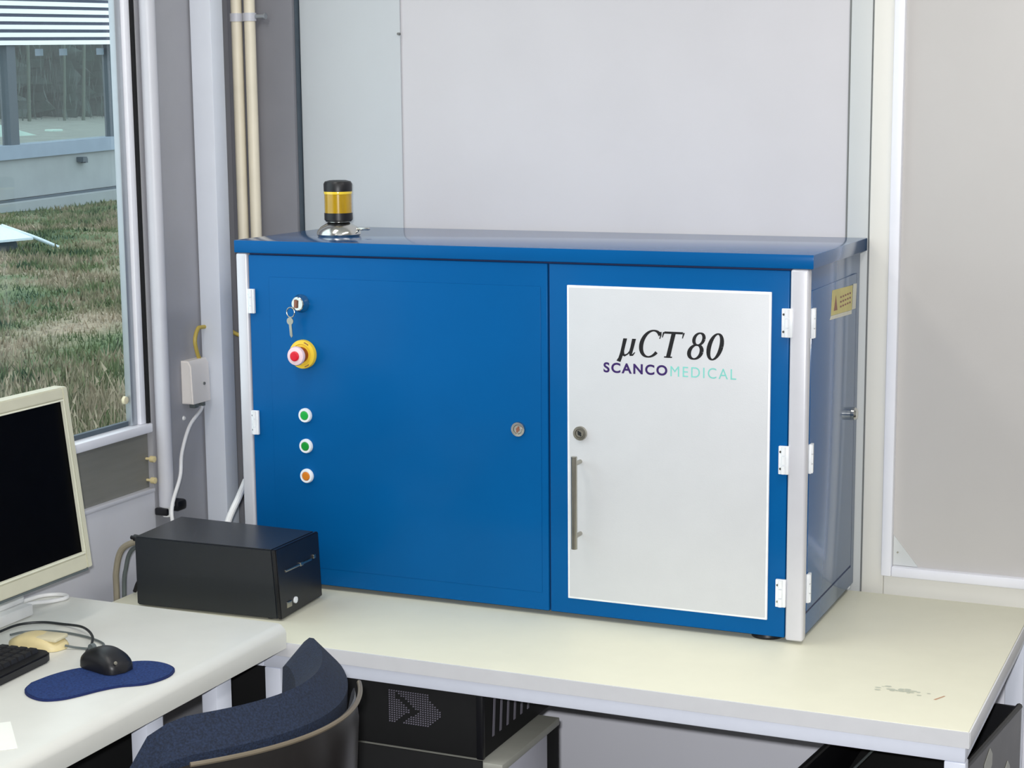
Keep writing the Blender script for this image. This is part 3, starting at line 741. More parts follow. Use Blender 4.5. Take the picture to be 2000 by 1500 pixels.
# cables behind / left of the box
bm = TUBE([(-0.104, -0.2, 0.121), (-0.125, -0.2, 0.120), (-0.162, -0.2, 0.100), (-0.178, -0.2, 0.055), (-0.180, -0.2, 0.0), (-0.182, -0.2, -0.25)], 0.0065)
tag(link_mesh('ribbon_cable', bm, MT['cable_tan']), 'thick tan cable arching down from the back of the charcoal box', 'cable')
bm = TUBE([(-0.104, -0.19, 0.115), (-0.122, -0.188, 0.112), (-0.150, -0.187, 0.094), (-0.163, -0.187, 0.06), (-0.171, -0.187, 0.0), (-0.174, -0.187, -0.25)], 0.0045)
tag(link_mesh('ribbon_cable', bm, MT['cable_grey']), 'grey cable running inside the tan cable behind the charcoal box', 'cable')
bm = TUBE([(-0.106, -0.17, 0.048), (-0.118, -0.17, 0.047), (-0.145, -0.17, 0.028), (-0.157, -0.17, 0.005)], 0.0042)
tag(link_mesh('power_cable', bm, MT['black']), 'black power cable curving down from the charcoal box', 'cable')
bm = bmesh.new(); lathe(bm, [(0.006, 0), (0.007, 0.012), (0.004, 0.014), (0.004, 0.020), (0, 0.020)], (-0.1065, -0.215, 0.132), (-1, 0, 0), seg=18)
Q('thumb_screw', bm, MT['black'])

# =================================================================== MONITOR
t = thing('lcd_monitor', 'beige flat monitor with dark screen on the left desk', 'monitor', (-0.16, -0.64, 0.037))
MO = t
tilt = 0.05 / 0.335
def mx_(z): return -0.05 - (z - 0.136) * tilt
def slab(bm, y0, y1, z0, z1, f0, f1, mi=0):
    """slab lying on the tilted screen plane; f offsets along +x"""
    hexa(bm, [(mx_(z0) + f0, y0, z0), (mx_(z0) + f1, y0, z0), (mx_(z0) + f1, y1, z0), (mx_(z0) + f0, y1, z0)],
         [(mx_(z1) + f0, y0, z1), (mx_(z1) + f1, y0, z1), (mx_(z1) + f1, y1, z1), (mx_(z1) + f0, y1, z1)], mi)
Y1b, Y1t, Y0 = -0.440, -0.440, -0.88
ZM0, ZM1 = 0.136, 0.4715
def mon(name, bm, m, bev=0.002, parent=None):
    if bev: bmesh.ops.bevel(bm, geom=list(bm.edges), offset=bev, segments=2, affect='EDGES')
    # slight lean in its own plane
    for v in bm.verts: v.co.y += (v.co.z - 0.136) * 0.04
    return link_mesh(name, bm, m, parent or MO)
bw = 0.0235
bm = bmesh.new(); slab(bm, Y0, Y0 + bw, ZM0, ZM1, -0.030, 0.0)
bm_ = bmesh.new()
for a in ((Y1b - bw * 0.62, Y1b, ZM0, ZM1), (Y0, Y0 + bw, ZM0, ZM1)):
    slab(bm_, a[0], a[1], a[2], a[3], -0.030, 0.0)
slab(bm_, Y0 + bw, Y1b - bw * 0.62, ZM1 - 0.021, ZM1, -0.030, -0.0002)
slab(bm_, Y0 + bw, Y1b - bw * 0.62, ZM0, ZM0 + 0.027, -0.030, -0.0002)
bm.free()
bz = mon('bezel', bm_, MT['bezel'], 0.002)
bm = bmesh.new(); slab(bm, Y0 + bw + 0.0005, Y1b - bw * 0.62 - 0.0005, ZM0 + 0.0275, ZM1 - 0.0215, -0.012, -0.007); mon('screen', bm, MT['screen'], 0)
bm = bmesh.new()
iy0, iy1, iz0, iz1 = Y0 + bw + 0.0005, Y1b - bw * 0.62 - 0.0005, ZM0 + 0.0275, ZM1 - 0.0215
slab(bm, iy0, iy1, iz0, iz0 + 0.003, -0.0068, 0.0008); slab(bm, iy0, iy1, iz1 - 0.003, iz1, -0.0068, 0.0008)
slab(bm, iy0, iy0 + 0.003, iz0 + 0.0031, iz1 - 0.0031, -0.0068, 0.0008); slab(bm, iy1 - 0.003, iy1, iz0 + 0.0031, iz1 - 0.0031, -0.0068, 0.0008)
mon('screen_bead', bm, MT['bezel_hi'], 0.0006)
bm = bmesh.new(); slab(bm, Y0 + 0.015, Y1b - 0.015, ZM0 + 0.01, ZM1 - 0.01, -0.055, -0.0302); mon('back_shell', bm, MT['bezel'], 0.008)
bm = bmesh.new(); slab(bm, Y0 + 0.03, Y1b - 0.008, ZM0 - 0.006, ZM0 - 0.0005, -0.026, -0.004); mon('lower_lip', bm, MT['cable_grey'], 0.001)
bm = bmesh.new(); box(bm, -0.175, -0.125, -0.76, -0.68, 0.055, 0.26, bev=0.008); link_mesh('neck', bm, MT['bezel'], MO)
bm = bmesh.new(); lathe(bm, [(0.066, 0), (0.066, 0.006), (0.06, 0.012), (0.03, 0.022), (0, 0.022)], (-0.183, -0.735, 0.0374), seg=40); link_mesh('base', bm, MT['bezel'], MO)

# =================================================================== KEYBOARD
t = thing('keyboard', 'dark keyboard on the left desk, its rounded right end in view', 'keyboard', (-0.02, -0.86, 0.037), math.radians(3))
bm = bmesh.new()
poly = []
def rr(x0, x1, y0, y1, r, n=6):
    out = []
    for cx_, cy_, a in ((x1 - r, y1 - r, 0), (x0 + r, y1 - r, 90), (x0 + r, y0 + r, 180), (x1 - r, y0 + r, 270)):
        for k in range(n + 1):
            q = math.radians(a + 90 * k / n); out.append((cx_ + r * math.cos(q), cy_ + r * math.sin(q)))
    return out
prism(bm, rr(-0.075, 0.075, -0.23, 0.175, 0.022), 0.0005, 0.017, 'z', bev=0.003)
kb = link_mesh('keyboard_case', bm, MT['black'], t, local=True)
for r_ in range(6):
    for c_ in range(13):
        x = -0.058 + r_ * 0.0195 + (0.006 if r_ > 0 else 0); y = 0.150 - c_ * 0.0195
        bm = bmesh.new()
        hexa(bm, [(x - 0.0085, y - 0.0085, 0.0172), (x + 0.0085, y - 0.0085, 0.0172), (x + 0.0085, y + 0.0085, 0.0172), (x - 0.0085, y + 0.0085, 0.0172)],
             [(x - 0.0065, y - 0.0065, 0.0245), (x + 0.0065, y - 0.0065, 0.0245), (x + 0.0065, y + 0.0065, 0.0245), (x - 0.0065, y + 0.0065, 0.0245)])
        link_mesh('key', bm, MT['keys'], t, local=True)

# =================================================================== MOUSE PAD, MICE
bm = bmesh.new()
ctr = [(0.093, -0.803), (0.098, -0.762), (0.112, -0.722), (0.140, -0.688), (0.166, -0.664), (0.190, -0.640), (0.216, -0.630), (0.246, -0.634), (0.272, -0.650),
       (0.284, -0.676), (0.284, -0.704), (0.274, -0.732), (0.258, -0.748), (0.240, -0.762), (0.222, -0.790), (0.208, -0.822), (0.192, -0.850), (0.166, -0.866), (0.132, -0.858), (0.106, -0.836)]
sm = [(p.x, p.y) for p in catmull([(a, b, 0) for a, b in ctr] + [(ctr[0][0], ctr[0][1], 0)], 4)][:-1]
prism(bm, sm, 0.0375, 0.0405, 'z')
t = thing('mouse_pad', 'blue kidney-shaped cloth mouse pad on the left desk', 'mouse pad', (0.187, -0.748, 0.037))
link_mesh('pad_base', bm, MT['pad_edge'], t)
bm = bmesh.new()
c0 = Vector((0.187, -0.748))
sm2 = [tuple(c0 + (Vector(p) - c0) * 0.975) for p in sm]
prism(bm, sm2, 0.0406, 0.0415, 'z'); link_mesh('pad_cloth', bm, MT['pad'], t)

def mouse_body(bm, L, W_, H, z0, nose=0.8, box_like=0.0):
    n, mseg = 20, 12; rings = []
    for i in range(n + 1):
        s = i / n; x = (s - 0.5) * L
        e = max(0.0, 1 - abs(2 * s - 1) ** (3.4 + box_like)) ** 0.5
        w = W_ / 2 * e * (nose + (1 - nose) * s); h = H * (0.25 + 0.75 * math.sin(PI * min(1, 0.12 + 0.80 * s))) * (e ** 0.6)
        ring = []
        for k in range(mseg + 1):
            a = PI * k / mseg
            cx_ = math.copysign(abs(math.cos(a)) ** 0.6, math.cos(a)); sx_ = math.sin(a) ** 0.6
            ring.append(bm.verts.new((x, w * cx_, z0 + h * sx_)))
        rings.append(ring)
    for a, b in zip(rings, rings[1:]):
        for k in range(mseg): bm.faces.new((a[k], a[k + 1], b[k + 1], b[k]))
        bm.faces.new((a[0], b[0], b[mseg], a[mseg]))
    bmesh.ops.remove_doubles(bm, verts=bm.verts, dist=1e-5)

t = thing('black_mouse', 'black computer mouse standing on the blue mouse pad', 'mouse', (0.163, -0.694, 0.0417), math.radians(-14))
bm = bmesh.new(); mouse_body(bm, 0.100, 0.060, 0.035, 0.001, 0.9, 2.0); link_mesh('mouse_shell', bm, MT['black'], t, local=True)
bm = bmesh.new(); cyl(bm, (-0.034, -0.004, 0.029), (-0.034, 0.004, 0.029), 0.007, seg=16); link_mesh('scroll_wheel', bm, MT['cable_grey'], t, local=True)
bm = bmesh.new(); lathe(bm, [(0.003, 0), (0.003, 0.0012), (0, 0.0015)], (0.044, -0.015, 0.020), (1, -0.3, 0.5), seg=12); link_mesh('mouse_logo_dot', bm, MT['steel'], t, local=True)
bm = TUBE([(0.115, -0.682, 0.056), (0.104, -0.668, 0.056), (0.080, -0.625, 0.050), (0.045, -0.575, 0.050), (-0.01, -0.530, 0.047), (-0.07, -0.510, 0.0405), (-0.115, -0.515, 0.0405), (-0.145, -0.545, 0.0405), (-0.148, -0.60, 0.0405)], 0.0024)
tag(link_mesh('mouse_cable', bm, MT['cable_dark']), 'dark cable looping from the black mouse across the desk', 'cable')
t = thing('beige_mouse', 'old yellowed beige mouse lying between keyboard and monitor', 'mouse', (-0.032, -0.628, 0.0372), math.radians(4))
bm = bmesh.new(); mouse_body(bm, 0.115, 0.064, 0.024, 0.0006, 0.9); link_mesh('mouse_shell', bm, MT['yellowed'], t, local=True)
bm = bmesh.new(); box(bm, 0.006, 0.050, -0.020, 0.020, 0.016, 0.0235, bev=0.003); link_mesh('mouse_buttons', bm, MT['beige'], t, local=True)
bm = TUBE([(0.024, -0.625, 0.044), (0.045, -0.618, 0.0405), (0.075, -0.610, 0.0400), (0.078, -0.586, 0.0400), (0.048, -0.567, 0.0400), (-0.005, -0.553, 0.0400), (-0.06, -0.552, 0.0400), (-0.105, -0.575, 0.0400), (-0.118, -0.60, 0.0400)], 0.0021)
tag(link_mesh('mouse_cable', bm, MT['cable_grey']), 'thin grey cable curling around the beige mouse', 'cable')
# white adapter and its cable
t = thing('power_adapter', 'small white power adapter on the desk under the monitor', 'adapter', (-0.215, -0.53, 0.0372))
bm = bmesh.new(); box(bm, -0.245, -0.165, -0.60, -0.475, 0.0376, 0.060, bev=0.004); box(bm, -0.232, -0.185, -0.585, -0.475, 0.0601, 0.076, bev=0.004)
link_mesh('adapter_body', bm, MT['white_plastic'], t)
bm = TUBE([(-0.20, -0.474, 0.050), (-0.196, -0.44, 0.048), (-0.185, -0.40, 0.0425), (-0.175, -0.368, 0.0412), (-0.185, -0.352, 0.0412), (-0.208, -0.352, 0.0412), (-0.230, -0.372, 0.0412), (-0.236, -0.41, 0.0412), (-0.236, -0.45, 0.043), (-0.236, -0.50, 0.0655)], 0.0038)
tag(link_mesh('adapter_cable', bm, MT['cable_white']), 'white cable looping on the desk beside the adapter', 'cable')
# paper
bm = bmesh.new(); prism(bm, [(0.182, -0.963), (0.267, -1.050), (0.19, -1.13), (0.10, -1.04)], 0.0373, 0.0385, 'z')
tag(link_mesh('note_paper', bm, MT['paper'], smooth=False), 'white note paper at the near left corner of the desk', 'paper')

# =================================================================== CHAIR
CX, CY = 0.792, -1.015
t = thing('office_chair', 'swivel office chair with curved navy backrest and dark shell', 'chair', (0.52, CY, FZ))
def back_curve(u):      # u in metres along Y from the centre
    return CX - 2.1 * u * u
def back_sheet(bm, u0, u1, zlo, zhi, off_in, off_out, zround=0.03, nu=28, nz=10, ends=0.06):
    """closed curved slab; rounded outline at the ends and top"""
    outer = []; inner = []
    for i in range(nu + 1):
        s = i / nu; u = u0 + (u1 - u0) * s
        e = min(s, 1 - s) * (u1 - u0) / ends
        k = 1.0 if e >= 1 else math.sqrt(max(0.0, 1 - (1 - e) ** 2))
        zt = zhi - (1 - k) * ends * 1.0; zb_ = zlo + (1 - k) * ends
        dx = -4.2 * u; nrm = Vector((1, -dx)).normalized()     # outward normal (+x)
        co = []; ci = []
        for j in range(nz + 1):
            w = j / nz; z = zb_ + (zt - zb_) * w
            th = 1.0
            dtop = min(zt - z, z - zb_)
            if dtop < zround: th = math.sqrt(max(0.0, 1 - (1 - dtop / zround) ** 2))
            th *= (0.6 + 0.4 * k)
            mid = (off_in + off_out) / 2; hf = (off_out - off_in) / 2 * th
            lean = (z - zhi) * -0.10
            bx = back_curve(u) - lean * 0.6
            co.append(bm.verts.new((bx + nrm.x * (mid + hf), CY + u + nrm.y * (mid + hf), z)))
            ci.append(bm.verts.new((bx + nrm.x * (mid - hf), CY + u + nrm.y * (mid - hf), z)))
        outer.append(co); inner.append(ci)
    for i in range(nu):
        for j in range(nz):
            bm.faces.new((outer[i][j], outer[i + 1][j], outer[i + 1][j + 1], outer[i][j + 1]))
            bm.faces.new((inner[i][j], inner[i][j + 1], inner[i + 1][j + 1], inner[i + 1][j]))
        bm.faces.new((outer[i][nz], outer[i + 1][nz], inner[i + 1][nz], inner[i][nz]))
        bm.faces.new((outer[i][0], inner[i][0], inner[i + 1][0], outer[i + 1][0]))
    for j in range(nz):
        bm.faces.new((outer[0][j], outer[0][j + 1], inner[0][j + 1], inner[0][j]))
        bm.faces.new((outer[nu][j], inner[nu][j], inner[nu][j + 1], outer[nu][j + 1]))
    bmesh.ops.remove_doubles(bm, verts=bm.verts, dist=1e-5)
bm = bmesh.new(); back_sheet(bm, -0.265, 0.285, -0.22, 0.188, -0.088, -0.012, zround=0.034, ends=0.07); bp = link_mesh('backrest_pad', bm, MT['fabric'], t)
bm = bmesh.new(); back_sheet(bm, -0.275, 0.20, -0.26, 0.138, -0.011, 0.003, zround=0.004, ends=0.07); link_mesh('backrest_shell', bm, MT['shell'], t)
bm = bmesh.new()
rim = []
for i in range(25):
    u = -0.215 + 0.375 * i / 24
    rim.append((back_curve(u) + 0.004, CY + u, 0.140))
tube(bm, rim, 0.0035, seg=8, n=2); link_mesh('shell_rim_glint', bm, MT['rim'], t)
bm = bmesh.new(); box(bm, 0.33, 0.72, CY - 0.22, CY + 0.22, -0.285, -0.225, bev=0.025, seg=3); link_mesh('seat', bm, MT['fabric'], t)
bm = bmesh.new(); box(bm, 0.34, 0.70, CY - 0.20, CY + 0.20, -0.305, -0.286, bev=0.008); link_mesh('seat_pan', bm, MT['shell'], t)
bm = TUBE([(0.60, CY, -0.315), (0.74, CY, -0.32), (0.82, CY, -0.27), (0.822, CY, -0.15), (0.806, CY, -0.06)], 0.016); link_mesh('back_bracket', bm, MT['shell'], t)
bm = bmesh.new(); lathe(bm, [(0.025, 0.08), (0.025, 0.24), (0.018, 0.24), (0.018, 0.412), (0, 0.412)], (0.52, CY, FZ), seg=24); link_mesh('gas_column', bm, MT['black'], t)
for k in range(5):
    a = 2 * PI * k / 5 + 0.3; c, s = math.cos(a), math.sin(a)
    bm = TUBE([(0.52 + 0.02 * c, CY + 0.02 * s, FZ + 0.10), (0.52 + 0.15 * c, CY + 0.15 * s, FZ + 0.085), (0.52 + 0.26 * c, CY + 0.26 * s, FZ + 0.065)], 0.016)
    lg = link_mesh('base_arm', bm, MT['black'], t)
    bm = bmesh.new(); px, py = 0.52 + 0.26 * c, CY + 0.26 * s
    cyl(bm, (px - 0.018 * s, py + 0.018 * c, FZ + 0.0255), (px + 0.018 * s, py - 0.018 * c, FZ + 0.0255), 0.025, seg=20); link_mesh('castor', bm, MT['black'], lg)

# =================================================================== UNDER THE DESK: low cabinet and black computer
t = thing('low_cabinet', 'low cabinet with pale side and black front under the corner desk', 'cabinet', (0.41, -0.15, FZ))
link_mesh('carcass', B(0.11, 0.722, -0.296, -0.088, FZ + 0.001, -0.205, bev=0.002), MT['cabinet_side'], t)
link_mesh('top_board', B(0.11, 0.724, -0.302, -0.030, -0.2048, -0.190, bev=0.002), MT['cabinet_top'], t)
link_mesh('front_door', B(0.105, 0.686, -0.308, -0.3025, FZ + 0.02, -0.1868, bev=0.001), MT['black_matte'], t)
link_mesh('back_panel', B(0.11, 0.722, -0.087, -0.032, FZ + 0.001, -0.2055, bev=0.001), MT['black_matte'], t)
t = thing('black_workstation', 'black computer case with perforated vents lying on the low cabinet', 'computer', (0.40, -0.15, -0.19))
link_mesh('case', B(0.105, 0.686, -0.300, 0.03, -0.186, -0.060, bev=0.003), MT['black_matte'], t)
bm = bmesh.new(); box(bm, 0.674, 0.6875, -0.3055, -0.2950, -0.1855, -0.061, bev=0.002); link_mesh('front_edge', bm, MT['black'], t)
for fx, fy in ((0.15, -0.26), (0.65, -0.26), (0.15, 0.0 - 0.05), (0.65, -0.05)):
    bm = bmesh.new(); cyl(bm, (fx, fy, -0.1898), (fx, fy, -0.1855), 0.012, seg=14); link_mesh('foot', bm, MT['black'], t)
# perforated arrow field (dots), dark diagonal cross left free
bm = bmesh.new()
nx, nz = 22, 15
for i in range(nx):
    for j in range(nz):
        x = 0.497 + i * 0.0049; z = -0.1375 + j * 0.0042 + 0.0
        fx_ = (x - 0.497) / 0.103; fz_ = (z + 0.1375) / 0.059
        if fx_ > 0.80 and abs(fz_ - 0.42) > (1.08 - fx_) * 1.5: continue
        dline = abs(fz_ - (1.05 - 1.25 * fx_)) if fz_ > 0.42 else abs(fz_ - (1.25 * fx_ - 0.22))
        if dline < 0.10 and 0.1 < fx_ < 0.75: continue
        if z > -0.076: continue
        d = 0.0014
        prism(bm, [(x - d, z - d), (x + d, z - d * 0.6), (x + d, z + d), (x - d, z + d * 0.6)], -0.3015, -0.3002, 'y')
link_mesh('front_vent', bm, MT['slot'], t, smooth=False)
bm = bmesh.new()
for k in range(7):
    y0 = -0.262 + k * 0.032
    prism(bm, [(y0, -0.155), (y0 + 0.008, -0.155), (y0 + 0.015, -0.085 - 0.0), (y0 + 0.007, -0.085)], 0.6862, 0.6872, 'x')
link_mesh('side_vent', bm, MT['slot'], t, smooth=False)

# =================================================================== BLACK BIN at the right under the desk
t = thing('plastic_bin', 'black plastic bin with hand holes under the right desk end', 'bin', (1.40, -0.03, FZ))
# plan outline (rotated box)
pb = [(1.262, -0.288), (1.500, -0.255), (1.552, 0.180), (1.315, 0.190)]
ZT = -0.125; ZBt = FZ + 0.001
def wallq(bm, a, b, inward, th, z0, z1):
    ia = Vector(inward) * th
    hexa(bm, [(a[0], a[1], z0), (b[0], b[1], z0), (b[0] + ia.x, b[1] + ia.y, z0), (a[0] + ia.x, a[1] + ia.y, z0)],
         [(a[0], a[1], z1), (b[0], b[1], z1), (b[0] + ia.x, b[1] + ia.y, z1), (a[0] + ia.x, a[1] + ia.y, z1)])
bm = bmesh.new(); wallq(bm, pb[0], pb[1], (0, 1), 0.006, ZBt, ZT); link_mesh('front_side', bm, MT['black_matte'], t)
bm = bmesh.new(); wallq(bm, pb[3], pb[0], (1, 0), 0.006, ZBt, ZT); link_mesh('left_side', bm, MT['black'], t)
bm = bmesh.new(); wallq(bm, pb[2], pb[3], (0, -1), 0.006, ZBt, ZT); link_mesh('back_side', bm, MT['black'], t)
bm = bmesh.new(); box(bm, 1.30, 1.50, -0.23, 0.16, FZ + 0.0005, FZ + 0.006); link_mesh('bottom', bm, MT['black_matte'], t)
# right side is solid; pale plates imitate light seen in its openings
def side_pt(s, z, o=0):
    a = Vector(pb[1]); b = Vector(pb[2]); p = a + (b - a) * s; n = Vector((1, -0.12)).normalized() * o
    return (p.x + n.x, p.y + n.y, z)
bm = bmesh.new()
def sideq(s0, s1, z0, z1):
    hexa(bm, [side_pt(s0, z0), side_pt(s1, z0), side_pt(s1, z0, 0.008), side_pt(s0, z0, 0.008)], [side_pt(s0, z1), side_pt(s1, z1), side_pt(s1, z1, 0.008), side_pt(s0, z1, 0.008)])
sideq(0, 1, ZBt, ZT)
rs = link_mesh('right_side', bm, MT['bin'], t)
for ss, z0, z1 in ((0.50, -0.190, -0.136), (0.78, -0.270, -0.200)):
    bm = bmesh.new()
    a = [side_pt(ss - 0.055, z0 + 0.02, 0.0082), side_pt(ss, z0, 0.0082), side_pt(ss + 0.055, z0 + 0.02, 0.0082), side_pt(ss + 0.055, z1 - 0.015, 0.0082), side_pt(ss + 0.02, z1, 0.0082), side_pt(ss - 0.055, z1 - 0.02, 0.0082)]
    b = [(p[0] + 0.001, p[1], p[2]) for p in a]
    A = [bm.verts.new(p) for p in a]; Bq = [bm.verts.new(p) for p in b]
    bm.faces.new(A[::-1]); bm.faces.new(Bq)
    for k in range(6): bm.faces.new((A[k], A[(k + 1) % 6], Bq[(k + 1) % 6], Bq[k]))
    link_mesh('hand_hole_light_plate', bm, MT['cabinet_top'], rs, smooth=False)
bm = bmesh.new()
tube(bm, [(x, y, ZT) for x, y in (pb[0], pb[3])], 0.005, seg=8); tube(bm, [(pb[1][0] + 0.004, pb[1][1], ZT), (pb[2][0] + 0.004, pb[2][1], ZT)], 0.006, seg=8)
link_mesh('rim', bm, MT['black'], t)
bm = TUBE([(1.345, -0.27, ZT + 0.004), (1.37, -0.05, ZT + 0.005), (1.39, 0.17, ZT + 0.004)], 0.0022)
link_mesh('inner_rim_gloss', bm, MT['cable_grey'], t)  # grey line painted as the gloss along an inner rim
bm = bmesh.new(); box(bm, 1.318, 1.478, -0.245, 0.15, -0.20, -0.15, bev=0.01); link_mesh('liner', bm, MT['black_matte'], t)

# =================================================================== OUTSIDE
SL = 0.0335; YR = 29.4
def oz(z, y): return z + SL * (y - YR)
def beam(bm, xf, xb, y0, y1, z0, z1):
    hexa(bm, [(xf, y0, oz(z0, y0)), (xf, y1, oz(z0, y1)), (xb, y1, oz(z0, y1)), (xb, y0, oz(z0, y0))],
         [(xf, y0, oz(z1, y0)), (xf, y1, oz(z1, y1)), (xb, y1, oz(z1, y1)), (xb, y0, oz(z1, y0))])
OY0, OY1 = 20.0, 44.0
t = thing('opposite_building', 'low building across the meadow with white louvres above open glazing', 'building', (-25.0, 31.0, -1.5))
bm = bmesh.new(); beam(bm, -25, -25.4, OY0, OY1, -1.02, -0.115); link_mesh('parapet_wall', bm, MT['concrete'], t, smooth=False)
bm = bmesh.new(); beam(bm, -24.92, -25.5, OY0, OY1, -0.115, 0.205); link_mesh('sill_band', bm, MT['band'], t, smooth=False)
bm = bmesh.new(); beam(bm, -24.90, -25.4, OY0, OY1, -1.08, -1.03); link_mesh('shadow_gap', bm, MT['facade_post'], t, smooth=False)
bm = bmesh.new(); beam(bm, -24.6, -25.4, OY0, OY1, -1.9, -1.08); link_mesh('kerb', bm, MT['concrete'], t, smooth=False)
bm = bmesh.new(); beam(bm, -25.12, -25.3, OY0, OY1, 2.5, 6.5); link_mesh('louvre_backing', bm, MT['slat_gap'], t, smooth=False)
for k in range(14):
    bm = bmesh.new(); beam(bm, -24.94, -25.11, OY0, OY1, 2.47 + k * 0.178, 2.47 + k * 0.178 + 0.100); link_mesh('louvre_slat', bm, MT['slat'], t, smooth=False)
for y0, y1, m in ((29.62, 29.92, 'facade_post'), (33.50, 33.72, 'facade_post'), (25.4, 25.7, 'facade_post'), (37.6, 37.85, 'facade_post')):
    bm = bmesh.new(); beam(bm, -25.0, -25.25, y0, y1, 0.2, 2.5); link_mesh('glazing_post', bm, MT[m], t, smooth=False)
bm = bmesh.new()
vs = [bm.verts.new((-25.1, y, oz(z, y))) for y, z in ((OY0, 0.205), (OY1, 0.205), (OY1, 2.5), (OY0, 2.5))]; bm.faces.new(vs)
link_mesh('glazing_pane', bm, MT['glass'], t, smooth=False)
for y in (31.0, 31.9, 33.35):
    bm = bmesh.new(); beam(bm, -25.15, -25.3, y, y + 0.11, 2.22, 2.38); link_mesh('soffit_lamp', bm, MT['band'], t, smooth=False)
bm = bmesh.new(); beam(bm, -24.80, -25.0, 31.98, 32.14, -0.33, -0.21); beam(bm, -24.86, -25.0, 32.14, 32.24, -0.36, -0.25)
tag(link_mesh('wall_fixture', bm, MT['facade_post'], smooth=False), 'small dark fixture on the pale wall of the opposite building', 'fixture')
# terrace and planting seen through the glazing
bm = bmesh.new(); hexa(bm, [(-25.6, 22, -1.5), (-25.6, 50, -1.5), (-40, 60, -1.5), (-40, 22, -1.5)], [(-25.6, 22, 0.05), (-25.6, 50, 0.25), (-40, 60, 0.95), (-40, 22, 0.85)])
struct('ground_terrace', bm, MT['terrace'], 'pale gravel terrace beyond the opposite building', smooth=False)
bm = bmesh.new()
N, K = 90, 26
gv = [[bm.verts.new((-38 + 1.0 * math.sin(i * 1.7) + random.uniform(-0.5, 0.5), 30 + i * 0.36, 0.5 + j * 0.28)) for j in range(K)] for i in range(N)]
for i in range(N - 1):
    for j in range(K - 1): bm.faces.new((gv[i][j], gv[i + 1][j], gv[i + 1][j + 1], gv[i][j + 1]))
for q in range(7000):
    i = random.randrange(N); j = random.randrange(K); p = gv[i][j].co + Vector((random.uniform(0.2, 1.2), random.uniform(-0.2, 0.2), random.uniform(-0.2, 0.2)))
    a = Vector((random.uniform(-1, 1), random.uniform(-1, 1), random.uniform(2, 6))) * 0.09; b = Vector((random.uniform(-1, 1), random.uniform(-1, 1), random.uniform(-1, 1))) * 0.045
    vs = [bm.verts.new(p + a), bm.verts.new(p + b), bm.verts.new(p - a)]; bm.faces.new(vs)
o = link_mesh('woodland_edge', bm, MT['hedge'], smooth=False); tag(o, 'dark dense woodland edge seen through the opposite glazing', 'trees', kind='stuff')
tl = ['pale thin tree trunk, leftmost in front of the dark woodland', 'pale thin tree trunk, second from left before the woodland', 'pale thin tree trunk at the middle of the woodland', 'pale thin tree trunk, second from right before the woodland', 'pale thin tree trunk, rightmost before the woodland']
for k, y in enumerate((41.9, 43.4, 45.2, 46.2, 47.9)):
    bm = bmesh.new(); cyl(bm, (-35.6, y, 0.4), (-35.6 + 0.1 * k, y + 0.15, 6.5), 0.05 + 0.012 * (k % 2), 0.04, seg=10)
    tag(link_mesh('tree_trunk', bm, MT['trunk']), tl[k], 'tree', 'thin trunks before the woodland')
bm = bmesh.new(); hexa(bm, [(-29.5, 33.8, 0.15), (-29.5, 37.3, 0.15), (-30.5, 37.3, 0.15), (-30.5, 33.8, 0.15)], [(-29.8, 34.2, 0.80), (-29.7, 36.4, 0.33), (-30.4, 36.4, 0.33), (-30.4, 34.2, 0.80)])
tag(link_mesh('tarp_heap', bm, MT['tarp'], smooth=False), 'pale green tarpaulin heap on the terrace behind the glazing', 'tarpaulin')
bm = B(-31.2, -30.9, 38.6, 39.1, 0.2, 0.46, bev=0.03); tag(link_mesh('storage_crate', bm, MT['tarp']), 'small pale crate on the terrace right of the tarpaulin', 'crate')
# meadow
def gz(y): return -1.24 + 0.024 * (y - 31.5)
bm = bmesh.new()
GX, GY = 60, 60
rows = [[None] * (GY + 1) for _ in range(GX + 1)]
for i in range(GX + 1):
    for j in range(GY + 1):
        x = -0.7 - 28.0 * i / GX; y = -6 + 44 * j / GY
        rows[i][j] = bm.verts.new((x, y, gz(y) + 0.05 * math.sin(x * 1.3 + y * 0.7) * math.cos(y * 0.9) + random.uniform(-0.02, 0.02)))
for i in range(GX):
    for j in range(GY): bm.faces.new((rows[i][j], rows[i + 1][j], rows[i + 1][j + 1], rows[i][j + 1]))
struct('ground', bm, MT['ground'], 'uneven meadow ground outside the window')
bm = bmesh.new()
cnt = 0
while cnt < 42000:
    d = 6.5 + 33 * random.random() ** 0.9
    ang = math.radians(random.uniform(31.5, 44.0))
    x = 1.96 - d * math.sin(ang) * 1.12; y = -3.04 + d * math.cos(ang) * 1.18
    if x > -3.0 or x < -24.3: continue
    cnt += 1
    near = max(0.0, 1 - (d - 7) / 12)
    h = random.uniform(0.06, 0.16) + near * random.uniform(0.0, 0.40)
    w = 0.006 + 0.0007 * d
    a = random.uniform(0, PI); dx, dy = math.cos(a) * w, math.sin(a) * w
    lx, ly = random.gauss(0, 0.3) * h, random.gauss(0, 0.3) * h
    z = gz(y) - 0.03
    v0 = bm.verts.new((x - dx, y - dy, z)); v1 = bm.verts.new((x + dx, y + dy, z)); v2 = bm.verts.new((x + lx, y + ly, z + h))
    bm.faces.new((v0, v1, v2))
o = link_mesh('meadow_grass', bm, MT['blades'], smooth=False); tag(o, 'rough mixed green and straw-coloured meadow grass outside the window', 'grass', kind='stuff')
bm = bmesh.new()
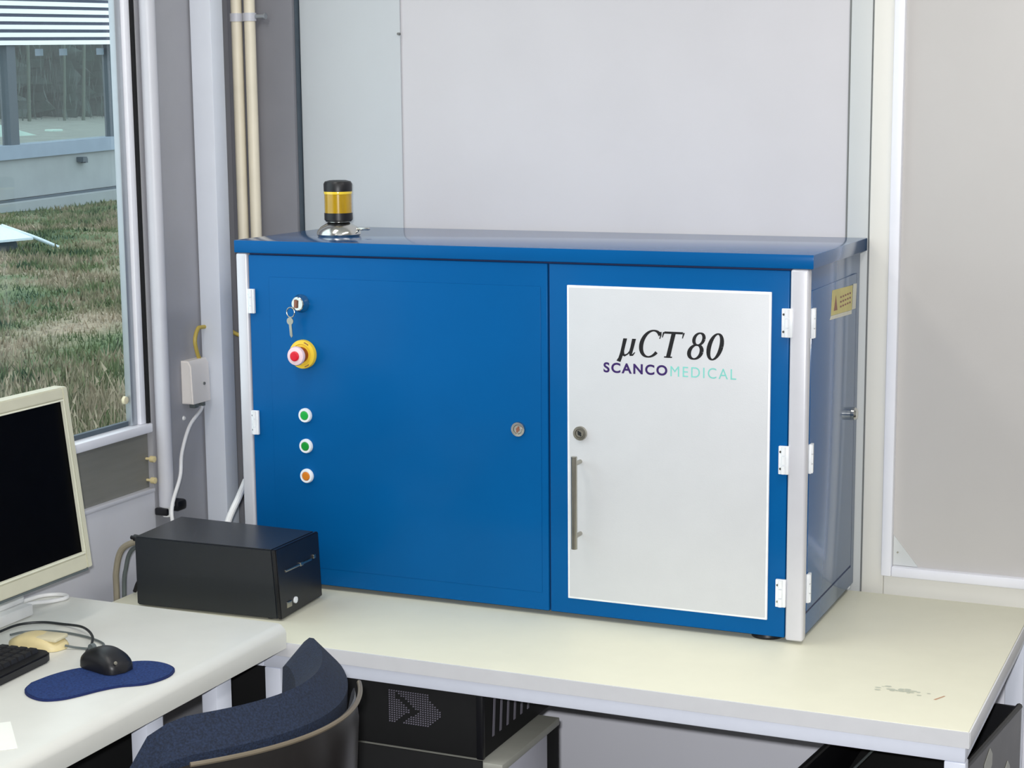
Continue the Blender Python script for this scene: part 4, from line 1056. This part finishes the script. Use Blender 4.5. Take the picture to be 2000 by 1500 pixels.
for k in range(1100):
    d = random.uniform(9.0, 14.5); ang = math.radians(random.uniform(31.5, 43.5))
    x = 1.96 - d * math.sin(ang) * 1.12; y = -3.04 + d * math.cos(ang) * 1.18
    if x > -3.0: continue
    h = random.uniform(0.22, 0.52); z = gz(y) - 0.02; w = 0.0035 + 0.0002 * d
    lx, ly = random.gauss(0, 0.16) * h, random.gauss(0, 0.16) * h
    a = random.uniform(0, PI); dx, dy = math.cos(a) * w, math.sin(a) * w
    v = [bm.verts.new(p) for p in ((x - dx, y - dy, z), (x + dx, y + dy, z), (x + lx + dx * 0.5, y + ly + dy * 0.5, z + h * 0.8), (x + lx - dx * 0.5, y + ly - dy * 0.5, z + h * 0.8))]
    bm.faces.new(v)
    hd_ = [bm.verts.new(p) for p in ((x + lx - dx * 2.2, y + ly - dy * 2.2, z + h * 0.8), (x + lx + dx * 2.2, y + ly + dy * 2.2, z + h * 0.84), (x + lx * 1.25, y + ly * 1.25, z + h))]
    bm.faces.new(hd_)
o = link_mesh('dry_stalks', bm, MT['straw'], smooth=False); tag(o, 'tall dry straw-coloured stalks in the nearer part of the meadow', 'stalks', kind='stuff')
# pale hatch standing in the meadow
t = thing('roof_hatch', 'pale tilted sheet metal hatch lying in the meadow', 'hatch', (-18.6, 21.8, gz(21.8)))
bm = bmesh.new()
hexa(bm, [(-19.0, 20.3, -0.99), (-19.0, 21.88, -1.03), (-18.5, 22.2, -1.28), (-18.5, 20.3, -1.26)], [(-19.0, 20.3, -0.95), (-19.0, 21.88, -0.99), (-18.5, 22.2, -1.24), (-18.5, 20.3, -1.22)])
link_mesh('hatch_sheet', bm, MT['hatch'], t, smooth=False)
bm = bmesh.new(); tube(bm, [(-18.95, 21.90, -1.02), (-18.55, 22.3, -1.25), (-18.35, 22.72, -1.46)], 0.035, seg=8); link_mesh('hatch_rail', bm, MT['hatch'], t)
bm = bmesh.new(); hexa(bm, [(-18.75, 20.9, -1.6), (-18.75, 22.15, -1.6), (-18.95, 22.15, -1.6), (-18.95, 20.9, -1.6)], [(-18.75, 20.9, -1.16), (-18.75, 22.0, -1.18), (-18.95, 22.0, -1.10), (-18.95, 20.9, -1.08)]); link_mesh('hatch_void_shade', bm, MT['facade_post'], t, smooth=False)  # dark block stands in for the shaded void under the sheet
